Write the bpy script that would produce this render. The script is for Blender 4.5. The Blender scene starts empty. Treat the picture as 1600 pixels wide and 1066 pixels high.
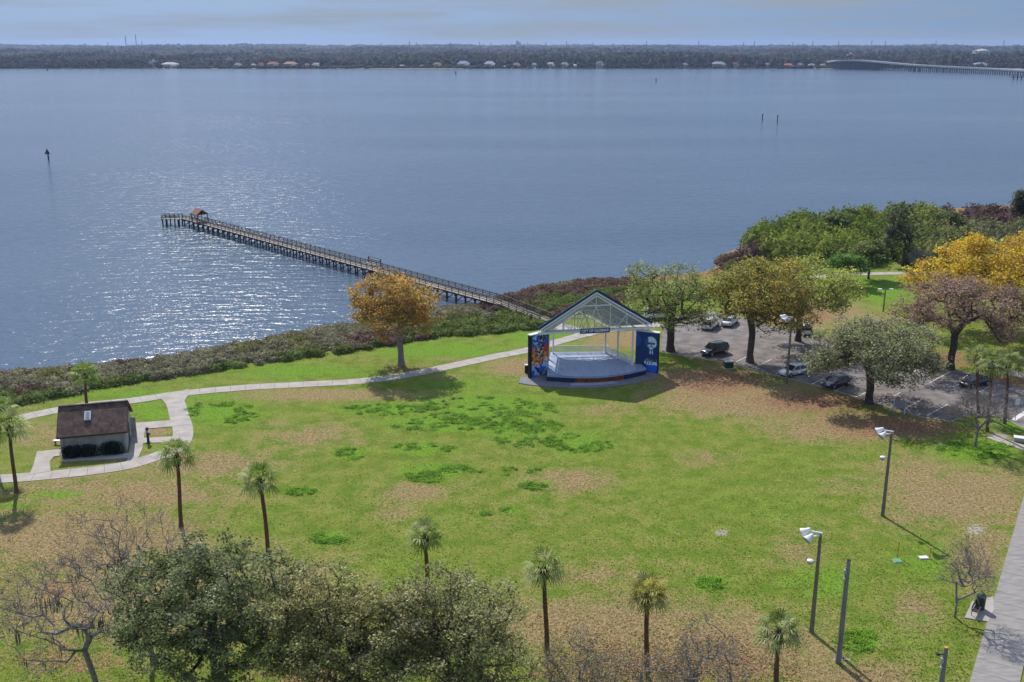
import bpy, math, random
import numpy as np
from mathutils import Vector, Matrix

# ------------------------------------------------------------------ camera, sky, sun
H = 44.0            # drone height
F = 1600.0          # focal length in photo pixels (photo 1600 x 1066)
PITCH = math.atan(464.0/1600.0)
CP, SP = math.cos(PITCH), math.sin(PITCH)
scene = bpy.context.scene
COL = scene.collection

cam_d = bpy.data.cameras.new('camera'); cam = bpy.data.objects.new('camera', cam_d); COL.objects.link(cam)
cam_d.sensor_width = 36; cam_d.lens = 36.0; cam_d.clip_start = 0.5; cam_d.clip_end = 40000
cam.location = (0, 0, H); cam.rotation_euler = (math.pi/2-PITCH, 0, 0)
scene.camera = cam

SUN_EL = math.radians(45)
SUN_DIR = Vector((-0.36*math.cos(SUN_EL), 0.933*math.cos(SUN_EL), math.sin(SUN_EL))).normalized()   # towards the sun
sun_d = bpy.data.lights.new('sun', 'SUN'); sun = bpy.data.objects.new('sun', sun_d); COL.objects.link(sun)
sun_d.energy = 4.6; sun_d.angle = math.radians(0.55); sun_d.color = (1.0, 0.95, 0.87)
sun.location = (-40, 100, 120)
sun.rotation_euler = (-SUN_DIR).to_track_quat('-Z', 'Y').to_euler()

w = bpy.data.worlds.new('World'); scene.world = w; w.use_nodes = True
nt = w.node_tree; N = nt.nodes; L = nt.links
for n in list(N): N.remove(n)
out = N.new('ShaderNodeOutputWorld'); bg = N.new('ShaderNodeBackground')
sky = N.new('ShaderNodeTexSky'); sky.sky_type = 'NISHITA'; sky.sun_disc = False
sky.sun_elevation = SUN_EL; sky.sun_rotation = math.atan2(SUN_DIR.x, SUN_DIR.y)
sky.air_density = 1.0; sky.dust_density = 0.6; sky.ozone_density = 2.0; sky.altitude = 0
tc = N.new('ShaderNodeTexCoord'); sep = N.new('ShaderNodeSeparateXYZ'); mx = N.new('ShaderNodeMath'); mx.operation = 'MAXIMUM'; mx.inputs[1].default_value = 0.13
cmb = N.new('ShaderNodeCombineXYZ')
L.new(tc.outputs['Generated'], sep.inputs[0]); L.new(sep.outputs[2], mx.inputs[0])
L.new(sep.outputs[0], cmb.inputs[0]); L.new(sep.outputs[1], cmb.inputs[1]); L.new(mx.outputs[0], cmb.inputs[2])
L.new(cmb.outputs[0], sky.inputs[0])
tint = N.new('ShaderNodeMix'); tint.data_type = 'RGBA'; tint.blend_type = 'MULTIPLY'; tint.inputs[0].default_value = 1.0
L.new(sky.outputs[0], tint.inputs[6]); tint.inputs[7].default_value = (0.70, 0.76, 0.94, 1)
# thin high cloud
mp = N.new('ShaderNodeMapping'); mp.inputs['Scale'].default_value = (2.2, 2.2, 26.0)
nz = N.new('ShaderNodeTexNoise'); nz.inputs['Scale'].default_value = 2.2; nz.inputs['Detail'].default_value = 6; nz.inputs['Roughness'].default_value = 0.55
rp = N.new('ShaderNodeValToRGB'); rp.color_ramp.elements[0].position = 0.42; rp.color_ramp.elements[1].position = 0.62
L.new(tc.outputs['Generated'], mp.inputs[0]); L.new(mp.outputs[0], nz.inputs[0]); L.new(nz.outputs[0], rp.inputs[0])
cm = N.new('ShaderNodeMath'); cm.operation = 'MULTIPLY'; cm.inputs[1].default_value = 0.75
L.new(rp.outputs[0], cm.inputs[0])
mixc = N.new('ShaderNodeMix'); mixc.data_type = 'RGBA'
L.new(cm.outputs[0], mixc.inputs[0]); L.new(tint.outputs[2], mixc.inputs[6]); mixc.inputs[7].default_value = (4.3, 4.9, 5.7, 1)
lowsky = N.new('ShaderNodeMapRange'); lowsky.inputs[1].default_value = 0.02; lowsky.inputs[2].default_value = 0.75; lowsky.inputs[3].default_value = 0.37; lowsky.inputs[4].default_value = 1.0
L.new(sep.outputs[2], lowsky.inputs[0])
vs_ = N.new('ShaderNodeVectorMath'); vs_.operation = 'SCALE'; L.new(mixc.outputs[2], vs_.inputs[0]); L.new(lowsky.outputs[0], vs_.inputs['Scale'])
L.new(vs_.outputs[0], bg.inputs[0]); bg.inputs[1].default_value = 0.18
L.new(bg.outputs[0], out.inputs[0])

scene.view_settings.view_transform = 'Standard'; scene.view_settings.look = 'None'
scene.view_settings.exposure = 0.12; scene.view_settings.gamma = 1.0
scene.view_settings.use_curve_mapping = False
scene.render.resolution_x = 1024; scene.render.resolution_y = 682
scene.cycles.volume_bounces = 0
scene.cycles.max_bounces = 6
scene.cycles.sample_clamp_indirect = 4.0
scene.cycles.sample_clamp_direct = 4.0

# ------------------------------------------------------------------ helpers
def P(px, py, z=0.0):
    u = (px-800)/F; v = (py-533)/F
    down = SP+v*CP; fwd = CP-v*SP
    t = (H-z)/down
    return Vector((u*t, fwd*t, z))
def zc_of(p): return p[1]*CP+(H-p[2])*SP
def hgt(p, py):
    """height of a vertical at ground point p whose top is seen at photo row py"""
    v = (py-533)/F
    q = (v*p[1]*CP+p[1]*SP)/(CP-v*SP)
    return H-q
def proj(X, Y, Z):
    q = H-Z; zc = Y*CP+q*SP
    return 800+F*X/zc, 533+F*(q*CP-Y*SP)/zc

def mat(name, color, rough=0.8, metal=0.0, vary=0.15, scale=4.0, bump=0.0, bscale=20.0, color2=None, attr=None, spec=0.3, detail=4, trans=0.0, coat=0.0, stretch=None):
    m = bpy.data.materials.new(name); m.use_nodes = True
    nt = m.node_tree; N = nt.nodes; L = nt.links
    b = N['Principled BSDF']; b.inputs['Roughness'].default_value = rough; b.inputs['Metallic'].default_value = metal
    b.inputs['Specular IOR Level'].default_value = spec
    b.inputs['Coat Weight'].default_value = coat
    tc = N.new('ShaderNodeTexCoord'); nz = N.new('ShaderNodeTexNoise'); nz.inputs['Scale'].default_value = scale; nz.inputs['Detail'].default_value = detail
    src = tc.outputs['Object']
    if stretch:
        mp = N.new('ShaderNodeMapping'); mp.inputs['Scale'].default_value = stretch; L.new(src, mp.inputs[0]); src = mp.outputs[0]
    L.new(src, nz.inputs['Vector'])
    mr = N.new('ShaderNodeMapRange'); mr.inputs[1].default_value = 0.3; mr.inputs[2].default_value = 0.7
    L.new(nz.outputs[0], mr.inputs[0])
    if attr:
        a = N.new('ShaderNodeAttribute'); a.attribute_name = attr
        mr.inputs[3].default_value = 1-vary; mr.inputs[4].default_value = 1+vary
        mixn = N.new('ShaderNodeVectorMath'); mixn.operation = 'SCALE'
        L.new(a.outputs['Color'], mixn.inputs[0]); L.new(mr.outputs[0], mixn.inputs['Scale'])
        csock = mixn.outputs[0]
    else:
        mixn = N.new('ShaderNodeMix'); mixn.data_type = 'RGBA'
        c = color
        lo = tuple(x*(1-vary) for x in c[:3])+(1,)
        hi = (tuple(color2[:3])+(1,)) if color2 else tuple(min(1, x*(1+vary)) for x in c[:3])+(1,)
        mixn.inputs[6].default_value = lo; mixn.inputs[7].default_value = hi
        L.new(mr.outputs[0], mixn.inputs[0]); csock = mixn.outputs[2]
    L.new(csock, b.inputs['Base Color'])
    if bump > 0:
        n2 = N.new('ShaderNodeTexNoise'); n2.inputs['Scale'].default_value = bscale; n2.inputs['Detail'].default_value = 3
        L.new(src, n2.inputs['Vector'])
        bp = N.new('ShaderNodeBump'); bp.inputs['Strength'].default_value = bump; bp.inputs['Distance'].default_value = 0.1
        L.new(n2.outputs[0], bp.inputs['Height']); L.new(bp.outputs[0], b.inputs['Normal'])
    if trans > 0:
        tr = N.new('ShaderNodeBsdfTranslucent'); mxs = N.new('ShaderNodeMixShader'); mxs.inputs[0].default_value = trans
        L.new(csock, tr.inputs[0]); L.new(b.outputs[0], mxs.inputs[1]); L.new(tr.outputs[0], mxs.inputs[2])
        L.new(mxs.outputs[0], N['Material Output'].inputs[0])
    return m

class MB:
    def __init__(self): self.v = []; self.f = []; self.mi = []; self.cur = 0
    def add(self, vs, fs):
        o = len(self.v); self.v += [tuple(x) for x in vs]
        self.f += [tuple(i+o for i in f) for f in fs]; self.mi += [self.cur]*len(fs)
        return self
    def box(self, c, s, rz=0.0, M=None):
        x, y, z = s[0]/2, s[1]/2, s[2]/2
        vs = [Vector((a*x, b*y, d*z)) for a in (-1, 1) for b in (-1, 1) for d in (-1, 1)]
        R = M if M is not None else Matrix.Rotation(rz, 3, 'Z')
        vs = [R @ q+Vector(c) for q in vs]
        return self.add(vs, [(0, 1, 3, 2), (4, 6, 7, 5), (0, 4, 5, 1), (2, 3, 7, 6), (0, 2, 6, 4), (1, 5, 7, 3)])
    def bar(self, a, b, wd, ht):
        a = Vector(a); b = Vector(b); d = b-a; ln = d.length
        if ln < 1e-6: return self
        x = d/ln; up = Vector((0, 0, 1))
        if abs(x.z) > 0.98: up = Vector((0, 1, 0))
        y = up.cross(x).normalized(); z = x.cross(y)
        return self.box((a+b)/2, (ln, wd, ht), M=Matrix((x, y, z)).transposed())
    def tube(self, pts, rad, n=8, cap=True):
        pts = [Vector(p) for p in pts]
        if not hasattr(rad, '__len__'): rad = [rad]*len(pts)
        o = []; k = len(pts)
        for i, p in enumerate(pts):
            d = (pts[min(i+1, k-1)]-pts[max(i-1, 0)]).normalized()
            up = Vector((0, 0, 1)) if abs(d.z) < 0.9 else Vector((1, 0, 0))
            a = d.cross(up).normalized(); b = d.cross(a)
            for j in range(n):
                t = 2*math.pi*j/n
                o.append(p+(a*math.cos(t)+b*math.sin(t))*rad[i])
        fs = [(i*n+j, i*n+(j+1) % n, (i+1)*n+(j+1) % n, (i+1)*n+j) for i in range(k-1) for j in range(n)]
        if cap: fs += [tuple(range(n)), tuple(reversed(range((k-1)*n, k*n)))]
        return self.add(o, fs)
    def lathe(self, prof, n=16, c=(0, 0, 0), M=None):
        o = []
        for r, z in prof:
            for j in range(n):
                t = 2*math.pi*j/n; q = Vector((r*math.cos(t), r*math.sin(t), z))
                if M is not None: q = M @ q
                o.append(q+Vector(c))
        k = len(prof)
        fs = [(i*n+j, i*n+(j+1) % n, (i+1)*n+(j+1) % n, (i+1)*n+j) for i in range(k-1) for j in range(n)]
        fs += [tuple(reversed(range(n))), tuple(range((k-1)*n, k*n))]
        return self.add(o, fs)
    def prism(self, pts, z0, z1):
        n = len(pts)
        vs = [(p[0], p[1], z0) for p in pts]+[(p[0], p[1], z1) for p in pts]
        area = sum(pts[i][0]*pts[(i+1) % n][1]-pts[(i+1) % n][0]*pts[i][1] for i in range(n))
        if area < 0:
            pts = list(reversed(pts)); vs = [(p[0], p[1], z0) for p in pts]+[(p[0], p[1], z1) for p in pts]
        fs = [tuple(reversed(range(n))), tuple(range(n, 2*n))]+[(i, (i+1) % n, n+(i+1) % n, n+i) for i in range(n)]
        return self.add(vs, fs)

def link_mesh(name, me, parent=None):
    o = bpy.data.objects.new(name, me); COL.objects.link(o)
    if parent: o.parent = parent
    return o
def obj(name, mb, m, parent=None, smooth=False, world=True):
    """world=True: the builder holds world coordinates; they are stored relative to the parent's place"""
    off = Vector((0, 0, 0))
    if parent is not None and world:
        q = parent
        while q is not None: off += q.location; q = q.parent
    me = bpy.data.meshes.new(name)
    me.from_pydata([(a[0]-off.x, a[1]-off.y, a[2]-off.z) for a in mb.v], [], mb.f)
    ms = m if isinstance(m, (list, tuple)) else [m]
    for x in ms: me.materials.append(x)
    if len(ms) > 1: me.polygons.foreach_set('material_index', mb.mi)
    if smooth: me.shade_smooth()
    me.update()
    return link_mesh(name, me, parent)
def npmesh(name, V, Fq, m, parent=None, colors=None, cname='tone', smooth=False, world=True):
    """V (n,3); Fq (k,3|4) faces; colors (n,3) per vertex"""
    V = np.asarray(V, dtype=np.float32).copy(); Fq = np.asarray(Fq, dtype=np.int32)
    if parent is not None and world:
        q = parent
        while q is not None: V -= np.array(q.location, dtype=np.float32); q = q.parent
    me = bpy.data.meshes.new(name)
    k, s = Fq.shape
    me.vertices.add(len(V)); me.vertices.foreach_set('co', V.ravel())
    me.loops.add(k*s); me.loops.foreach_set('vertex_index', Fq.ravel())
    me.polygons.add(k); me.polygons.foreach_set('loop_start', np.arange(0, k*s, s, dtype=np.int32))
    me.update(calc_edges=True)
    if colors is not None:
        a = me.color_attributes.new(cname, 'FLOAT_COLOR', 'POINT')
        c4 = np.ones((len(V), 4), dtype=np.float32); c4[:, :colors.shape[1]] = colors
        a.data.foreach_set('color', c4.ravel())
    me.materials.append(m)
    if smooth: me.shade_smooth()
    return link_mesh(name, me, parent)
def tag(o, label=None, cat=None, group=None, kind=None):
    if label: o['label'] = label
    if cat: o['category'] = cat
    if group: o['group'] = group
    if kind: o['kind'] = kind
    return o
def thing(name, loc, label, cat, group=None, rz=0.0):
    o = bpy.data.objects.new(name, None); COL.objects.link(o); o.location = loc; o.rotation_euler = (0, 0, rz)
    o.empty_display_size = 0.5
    return tag(o, label, cat, group)
def catmull(pts, n=8):
    pts = [Vector(p) for p in pts]; out = []
    e = [pts[0]*2-pts[1]]+pts+[pts[-1]*2-pts[-2]]
    for i in range(1, len(e)-2):
        for k in range(n):
            t = k/n; a, b, c, d = e[i-1], e[i], e[i+1], e[i+2]
            out.append(0.5*((2*b)+(c-a)*t+(2*a-5*b+4*c-d)*t*t+(3*b-a-3*c+d)*t**3))
    out.append(pts[-1]); return out

# ------------------------------------------------------------------ materials
M = {}
M['concrete'] = mat('pale_concrete', (0.37, 0.335, 0.30), 0.9, vary=0.16, scale=0.7, bump=0.2, bscale=9)
M['kerb'] = mat('kerb_concrete', (0.42, 0.40, 0.37), 0.9, vary=0.2, scale=2)
M['asphalt'] = mat('worn_asphalt', (0.15, 0.135, 0.13), 0.92, vary=0.25, scale=0.5, bump=0.3, bscale=30, color2=(0.25, 0.22, 0.21))
M['marking'] = mat('white_marking', (0.62, 0.62, 0.6), 0.8, vary=0.25, scale=3)
M['white'] = mat('white_painted_steel', (0.76, 0.77, 0.80), 0.5, vary=0.06)
M['navy'] = mat('navy_metal', (0.012, 0.04, 0.14), 0.45, vary=0.15)
M['navyblack'] = mat('dark_navy_edge', (0.012, 0.016, 0.028), 0.6, vary=0.1)
M['gold'] = mat('sign_letter_pale', (0.75, 0.76, 0.72), 0.5, vary=0.05)
M['stage'] = mat('stage_floor_blue_grey', (0.30, 0.36, 0.50), 0.42, vary=0.14, scale=0.6, spec=0.35, stretch=(3, 0.5, 1))
M['skirt'] = mat('stage_front_red', (0.16, 0.028, 0.018), 0.7, vary=0.5, scale=1.5, color2=(0.30, 0.09, 0.03))
M['ceil'] = mat('roof_sheeting_underside', (0.55, 0.56, 0.60), 0.8, vary=0.1)
M['soffit'] = mat('roof_purlin_grey', (0.62, 0.63, 0.66), 0.7, vary=0.1)
M['bark'] = mat('grey_brown_bark', (0.10, 0.078, 0.06), 0.95, vary=0.35, scale=3, bump=0.6, bscale=12)
M['bark_pale'] = mat('pale_grey_bark', (0.23, 0.20, 0.185), 0.95, vary=0.3, scale=3)
M['bark_dark'] = mat('dark_bark', (0.075, 0.055, 0.045), 0.95, vary=0.35, scale=3, bump=0.6, bscale=12)
M['palm_trunk'] = mat('palm_trunk_reddish', (0.155, 0.080, 0.045), 0.95, vary=0.35, scale=2, bump=0.5, bscale=10, stretch=(1, 1, 6))
M['palm_boot'] = mat('palm_boots_brown', (0.075, 0.04, 0.022), 0.95, vary=0.3, scale=8, bump=0.6, bscale=20)
M['leaf'] = mat('leaves', (1, 1, 1), 0.62, vary=0.12, scale=1.2, attr='tone', trans=0.5, spec=0.3)
M['palmleaf'] = mat('palm_fronds', (1, 1, 1), 0.6, vary=0.1, scale=2, attr='tone', trans=0.4, spec=0.1)
M['brush'] = mat('brush_leaves', (1, 1, 1), 0.75, vary=0.15, scale=0.5, attr='tone', trans=0.3, spec=0.1)
M['moss'] = mat('hanging_moss', (0.15, 0.135, 0.115), 0.95, vary=0.3, scale=4)
M['wood'] = mat('weathered_deck_boards', (0.36, 0.32, 0.27), 0.9, vary=0.2, scale=2, stretch=(1, 1, 1))
M['darkwood'] = mat('dark_timber', (0.055, 0.045, 0.038), 0.9, vary=0.3, scale=2)
M['greywood'] = mat('grey_rail_timber', (0.10, 0.088, 0.075), 0.9, vary=0.3, scale=2)
M['rust_roof'] = mat('rusty_red_shingles', (0.27, 0.115, 0.08), 0.85, vary=0.25, scale=2, bump=0.3)
M['pole_conc'] = mat('weathered_pole', (0.19, 0.165, 0.13), 0.9, vary=0.2, scale=1.5)
M['pole_grey'] = mat('grey_utility_timber', (0.22, 0.21, 0.20), 0.85, vary=0.3, scale=1.5, stretch=(3, 3, .4))
M['lampwhite'] = mat('white_lamp_shell', (0.72, 0.73, 0.76), 0.4, vary=0.04)
M['lens'] = mat('lamp_lens', (0.3, 0.32, 0.36), 0.15, vary=0.05, spec=0.6)
M['steel'] = mat('galvanised_steel', (0.42, 0.43, 0.44), 0.45, 0.6, vary=0.1)
M['black'] = mat('black_plastic', (0.02, 0.02, 0.022), 0.55, vary=0.1)
M['green_paint'] = mat('dark_green_paint', (0.015, 0.055, 0.035), 0.5, vary=0.15)
M['sand'] = mat('bare_sand', (0.30, 0.25, 0.2), 0.95, vary=0.2, scale=3)
M['wall_grey'] = mat('stained_block_wall', (0.30, 0.31, 0.29), 0.9, vary=0.25, scale=0.9, color2=(0.44, 0.44, 0.41))
M['yellow'] = mat('yellow_marker', (0.5, 0.28, 0.03), 0.6, vary=0.1)
M['blue'] = mat('deep_blue_enamel', (0.012, 0.03, 0.10), 0.4, vary=0.1)
M['mint'] = mat('mint_green_lid', (0.08, 0.35, 0.16), 0.6, vary=0.2)
M['glass'] = mat('dark_car_glass', (0.012, 0.015, 0.02), 0.08, vary=0.05, spec=0.8)
M['tyre'] = mat('tyre_rubber', (0.018, 0.018, 0.018), 0.85, vary=0.1)
M['rim'] = mat('alloy_rim', (0.5, 0.5, 0.52), 0.3, 0.8, vary=0.05)
M['redlamp'] = mat('red_lamp_lens', (0.3, 0.01, 0.01), 0.2, vary=0.05)
M['clearlamp'] = mat('clear_lamp_lens', (0.6, 0.62, 0.65), 0.12, vary=0.05)

def shingle_mat():
    m = mat('brown_shingle_roof', (0.10, 0.066, 0.055), 0.9, vary=0.3, scale=1.3, color2=(0.17, 0.115, 0.095))
    nt = m.node_tree; N = nt.nodes; L = nt.links; b = N['Principled BSDF']
    tc = N.new('ShaderNodeTexCoord'); br = N.new('ShaderNodeTexBrick'); br.inputs['Scale'].default_value = 2.2
    br.inputs['Mortar Size'].default_value = 0.03; br.inputs['Color1'].default_value = (0.7, 0.7, 0.7, 1); br.inputs['Color2'].default_value = (1.25, 1.2, 1.2, 1); br.inputs['Mortar'].default_value = (0.5, 0.5, 0.5, 1)
    L.new(tc.outputs['Object'], br.inputs[0])
    old = b.inputs['Base Color'].links[0].from_socket
    mu = N.new('ShaderNodeMix'); mu.data_type = 'RGBA'; mu.blend_type = 'MULTIPLY'; mu.inputs[0].default_value = 1
    L.new(old, mu.inputs[6]); L.new(br.outputs[0], mu.inputs[7]); L.new(mu.outputs[2], b.inputs['Base Color'])
    return m
M['shingle'] = shingle_mat()

def water_mat():
    m = bpy.data.materials.new('bay_water'); m.use_nodes = True
    nt = m.node_tree; N = nt.nodes; L = nt.links; b = N['Principled BSDF']
    b.inputs['Roughness'].default_value = 0.13; b.inputs['IOR'].default_value = 1.33; b.inputs['Specular IOR Level'].default_value = 0.5
    tc = N.new('ShaderNodeTexCoord')
    # base tone: slightly warmer/greyer in broad drifts
    big = N.new('ShaderNodeTexNoise'); big.inputs['Scale'].default_value = 0.004; big.inputs['Detail'].default_value = 5
    mpb = N.new('ShaderNodeMapping'); mpb.inputs['Scale'].default_value = (0.55, 2.2, 1); L.new(tc.outputs['Object'], mpb.inputs[0]); L.new(mpb.outputs[0], big.inputs[0])
    r0 = N.new('ShaderNodeValToRGB'); r0.color_ramp.elements[0].position = 0.35; r0.color_ramp.elements[1].position = 0.68
    r0.color_ramp.elements[0].color = (0.050, 0.088, 0.135, 1); r0.color_ramp.elements[1].color = (0.080, 0.118, 0.160, 1)
    L.new(big.outputs[0], r0.inputs[0])
    L.new(r0.outputs[0], b.inputs['Base Color'])
    def wave(sc, stretch, rot, det, rough=0.55):
        mp = N.new('ShaderNodeMapping'); mp.inputs['Scale'].default_value = stretch; mp.inputs['Rotation'].default_value = (0, 0, rot)
        nz = N.new('ShaderNodeTexNoise'); nz.inputs['Scale'].default_value = sc; nz.inputs['Detail'].default_value = det; nz.inputs['Roughness'].default_value = rough
        L.new(tc.outputs['Object'], mp.inputs[0]); L.new(mp.outputs[0], nz.inputs[0]); return nz.outputs[0]
    a = wave(0.55, (0.34, 1.0, 1), math.radians(-32), 4, 0.55)
    c = wave(1.5, (0.45, 1.0, 1), math.radians(-20), 3, 0.5)
    s = N.new('ShaderNodeMath'); s.operation = 'MULTIPLY_ADD'; s.inputs[1].default_value = 0.14
    L.new(c, s.inputs[0]); L.new(a, s.inputs[2])
    bp = N.new('ShaderNodeBump'); bp.inputs['Distance'].default_value = 1.0
    st = N.new('ShaderNodeMapRange'); st.inputs[1].default_value = 0.35; st.inputs[2].default_value = 0.65; st.inputs[3].default_value = 0.68; st.inputs[4].default_value = 0.45
    L.new(big.outputs[0], st.inputs[0]); L.new(st.outputs[0], bp.inputs['Strength'])
    L.new(s.outputs[0], bp.inputs['Height']); L.new(bp.outputs[0], b.inputs['Normal'])
    return m
M['water'] = water_mat()

def ground_mat():
    m = bpy.data.materials.new('lawn_ground'); m.use_nodes = True
    nt = m.node_tree; N = nt.nodes; L = nt.links; b = N['Principled BSDF']; b.inputs['Roughness'].default_value = 0.95; b.inputs['Specular IOR Level'].default_value = 0.1
    tc = N.new('ShaderNodeTexCoord'); at = N.new('ShaderNodeAttribute'); at.attribute_name = 'cover'
    sp = N.new('ShaderNodeSeparateColor'); L.new(at.outputs['Color'], sp.inputs[0])
    def nz(sc, det=4, rough=0.6, stretch=None):
        n = N.new('ShaderNodeTexNoise'); n.inputs['Scale'].default_value = sc; n.inputs['Detail'].default_value = det; n.inputs['Roughness'].default_value = rough
        if stretch:
            mp = N.new('ShaderNodeMapping'); mp.inputs['Scale'].default_value = stretch; L.new(tc.outputs['Object'], mp.inputs[0]); L.new(mp.outputs[0], n.inputs[0])
        else: L.new(tc.outputs['Object'], n.inputs[0])
        return n.outputs[0]
    def mr(s, a, bb, c=0., d=1.):
        n = N.new('ShaderNodeMapRange'); n.inputs[1].default_value = a; n.inputs[2].default_value = bb; n.inputs[3].default_value = c; n.inputs[4].default_value = d; L.new(s, n.inputs[0]); return n.outputs[0]
    def ma(op, a, bb, c=None):
        n = N.new('ShaderNodeMath'); n.operation = op
        for i, s in enumerate((a, bb, c)):
            if s is None: continue
            if isinstance(s, (int, float)): n.inputs[i].default_value = s
            else: L.new(s, n.inputs[i])
        return n.outputs[0]
    def mix(f, a, bb):
        n = N.new('ShaderNodeMix'); n.data_type = 'RGBA'
        if isinstance(f, (int, float)): n.inputs[0].default_value = f
        else: L.new(f, n.inputs[0])
        for k, s in ((6, a), (7, bb)):
            if isinstance(s, tuple): n.inputs[k].default_value = s+(1,)
            else: L.new(s, n.inputs[k])
        return n.outputs[2]
    big = nz(0.07, 5); mid = nz(0.45, 6, 0.65); fine = nz(3.2, 4, 0.75); vfine = nz(9, 3, 0.8)
    green = mix(mr(mid, 0.38, 0.62), (0.110, 0.175, 0.016), (0.195, 0.220, 0.038))
    lush = mix(mr(fine, 0.35, 0.65), (0.085, 0.210, 0.012), (0.165, 0.280, 0.022))
    brown = mix(mr(fine, 0.35, 0.65), (0.190, 0.130, 0.058), (0.35, 0.25, 0.13))
    litter = mix(mr(fine, 0.35, 0.65), (0.14, 0.072, 0.038), (0.36, 0.21, 0.12))
    # brownness
    f1 = ma('MULTIPLY_ADD', ma('SUBTRACT', mid, 0.5), 1.9, ma('MULTIPLY', sp.outputs[1], 1.35))
    f1 = ma('MULTIPLY_ADD', ma('SUBTRACT', big, 0.5), 1.1, f1)
    f1 = ma('MULTIPLY_ADD', ma('SUBTRACT', fine, 0.5), 1.4, f1)
    col = mix(mr(f1, 0.25, 0.95, 0, 0.92), green, brown)
    f0 = ma('MULTIPLY_ADD', ma('SUBTRACT', mid, 0.5), 2.2, sp.outputs[0])
    f0 = ma('MULTIPLY_ADD', ma('SUBTRACT', fine, 0.5), 1.0, f0)
    col = mix(mr(f0, 0.35, 0.75, 0, 0.9), col, lush)
    f2 = ma('MULTIPLY_ADD', ma('SUBTRACT', mid, 0.5), 1.6, sp.outputs[2])
    f2 = ma('MULTIPLY_ADD', ma('SUBTRACT', fine, 0.5), 1.0, f2)
    col = mix(mr(f2, 0.4, 0.75, 0, 0.9), col, litter)
    f3 = ma('MULTIPLY_ADD', ma('SUBTRACT', fine, 0.5), 1.6, at.outputs['Alpha'])
    col = mix(mr(f3, 0.45, 0.75), col, (0.36, 0.30, 0.245))
    sc = ma('MULTIPLY', mr(vfine, 0.3, 0.7, 0.62, 1.38), mr(fine, 0.3, 0.7, 0.8, 1.2))
    vm = N.new('ShaderNodeVectorMath'); vm.operation = 'SCALE'; L.new(col, vm.inputs[0]); L.new(sc, vm.inputs['Scale'])
    L.new(vm.outputs[0], b.inputs['Base Color'])
    bp = N.new('ShaderNodeBump'); bp.inputs['Strength'].default_value = 0.55; bp.inputs['Distance'].default_value = 0.12
    L.new(ma('ADD', fine, vfine), bp.inputs['Height']); L.new(bp.outputs[0], b.inputs['Normal'])
    return m
M['ground'] = ground_mat()

# ------------------------------------------------------------------ ground: one sheet to the horizon
shore_px = [(-900, 700), (-400, 625), (0, 592), (150, 578), (300, 560), (420, 542), (550, 520), (690, 492), (790, 470), (850, 452), (985, 440), (1118, 426), (1124, 402), (1165, 388), (1172, 366), (1250, 345), (1400, 331), (1600, 322), (2400, 300)]
sh = np.array([tuple(P(x, y, -0.4))[:2] for x, y in shore_px])
o_ = np.argsort(sh[:, 0]); sh = sh[o_]
def shoreY(X): return np.interp(X, sh[:, 0], sh[:, 1])
def axis(dense0, dense1, step, far0, far1, g=1.13):
    a = list(np.arange(dense0, dense1+1e-6, step)); s = step; x = a[-1]
    while x < far1: s *= g; x += s; a.append(x)
    s = step; x = a[0]
    while x > far0: s *= g; x -= s; a.insert(0, x)
    return np.array(a)
gx = axis(-90, 110, 0.6, -7000, 7000); gy = axis(48, 215, 0.6, -300, 9000, 1.06); gy = np.unique(np.concatenate([gy[(gy < 1950) | (gy > 2110)], np.arange(1950, 2111, 8.)]))
GX, GY = np.meshgrid(gx, gy)
gX = GX.ravel(); gY = GY.ravel()
FAR = 2000.0
def farshore(X): return FAR+12*np.sin(X/170.)+8*np.sin(X/61.+1)
def far_h(X, Y):
    d = Y-farshore(X)
    rise = np.interp(Y, [FAR, FAR+300, 3500, 7600, 9500, 15000], [0.6, 1.5, 4, 12, 6, -20])
    roll = 3.5*np.sin(X/900.+1.3)*np.clip((Y-3000)/3000, 0, 1)+2*np.sin(X/310.)*np.clip((Y-3000)/3000, 0, 1)
    return np.where(d > 0, np.minimum(d*0.1, 1)*(rise+roll), -3)
gZ = np.clip((shoreY(gX)-gY-0.6)*0.16, -3, 0)
gZ = np.where(gY > 900, far_h(gX, gY), gZ)
px, py = proj(gX, gY, np.zeros_like(gX))
ok = gY > 20
cover = np.zeros((len(gX), 4), np.float32)
def blob(ch, cx, cy, rx, ry, amt=1.0, p=2.0):
    d = ((px-cx)/rx)**2+((py-cy)/ry)**2
    val = amt*np.exp(-d**(p/2)*0.9)
    cover[:, ch] = np.maximum(cover[:, ch], np.where(ok, val, 0))
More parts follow.
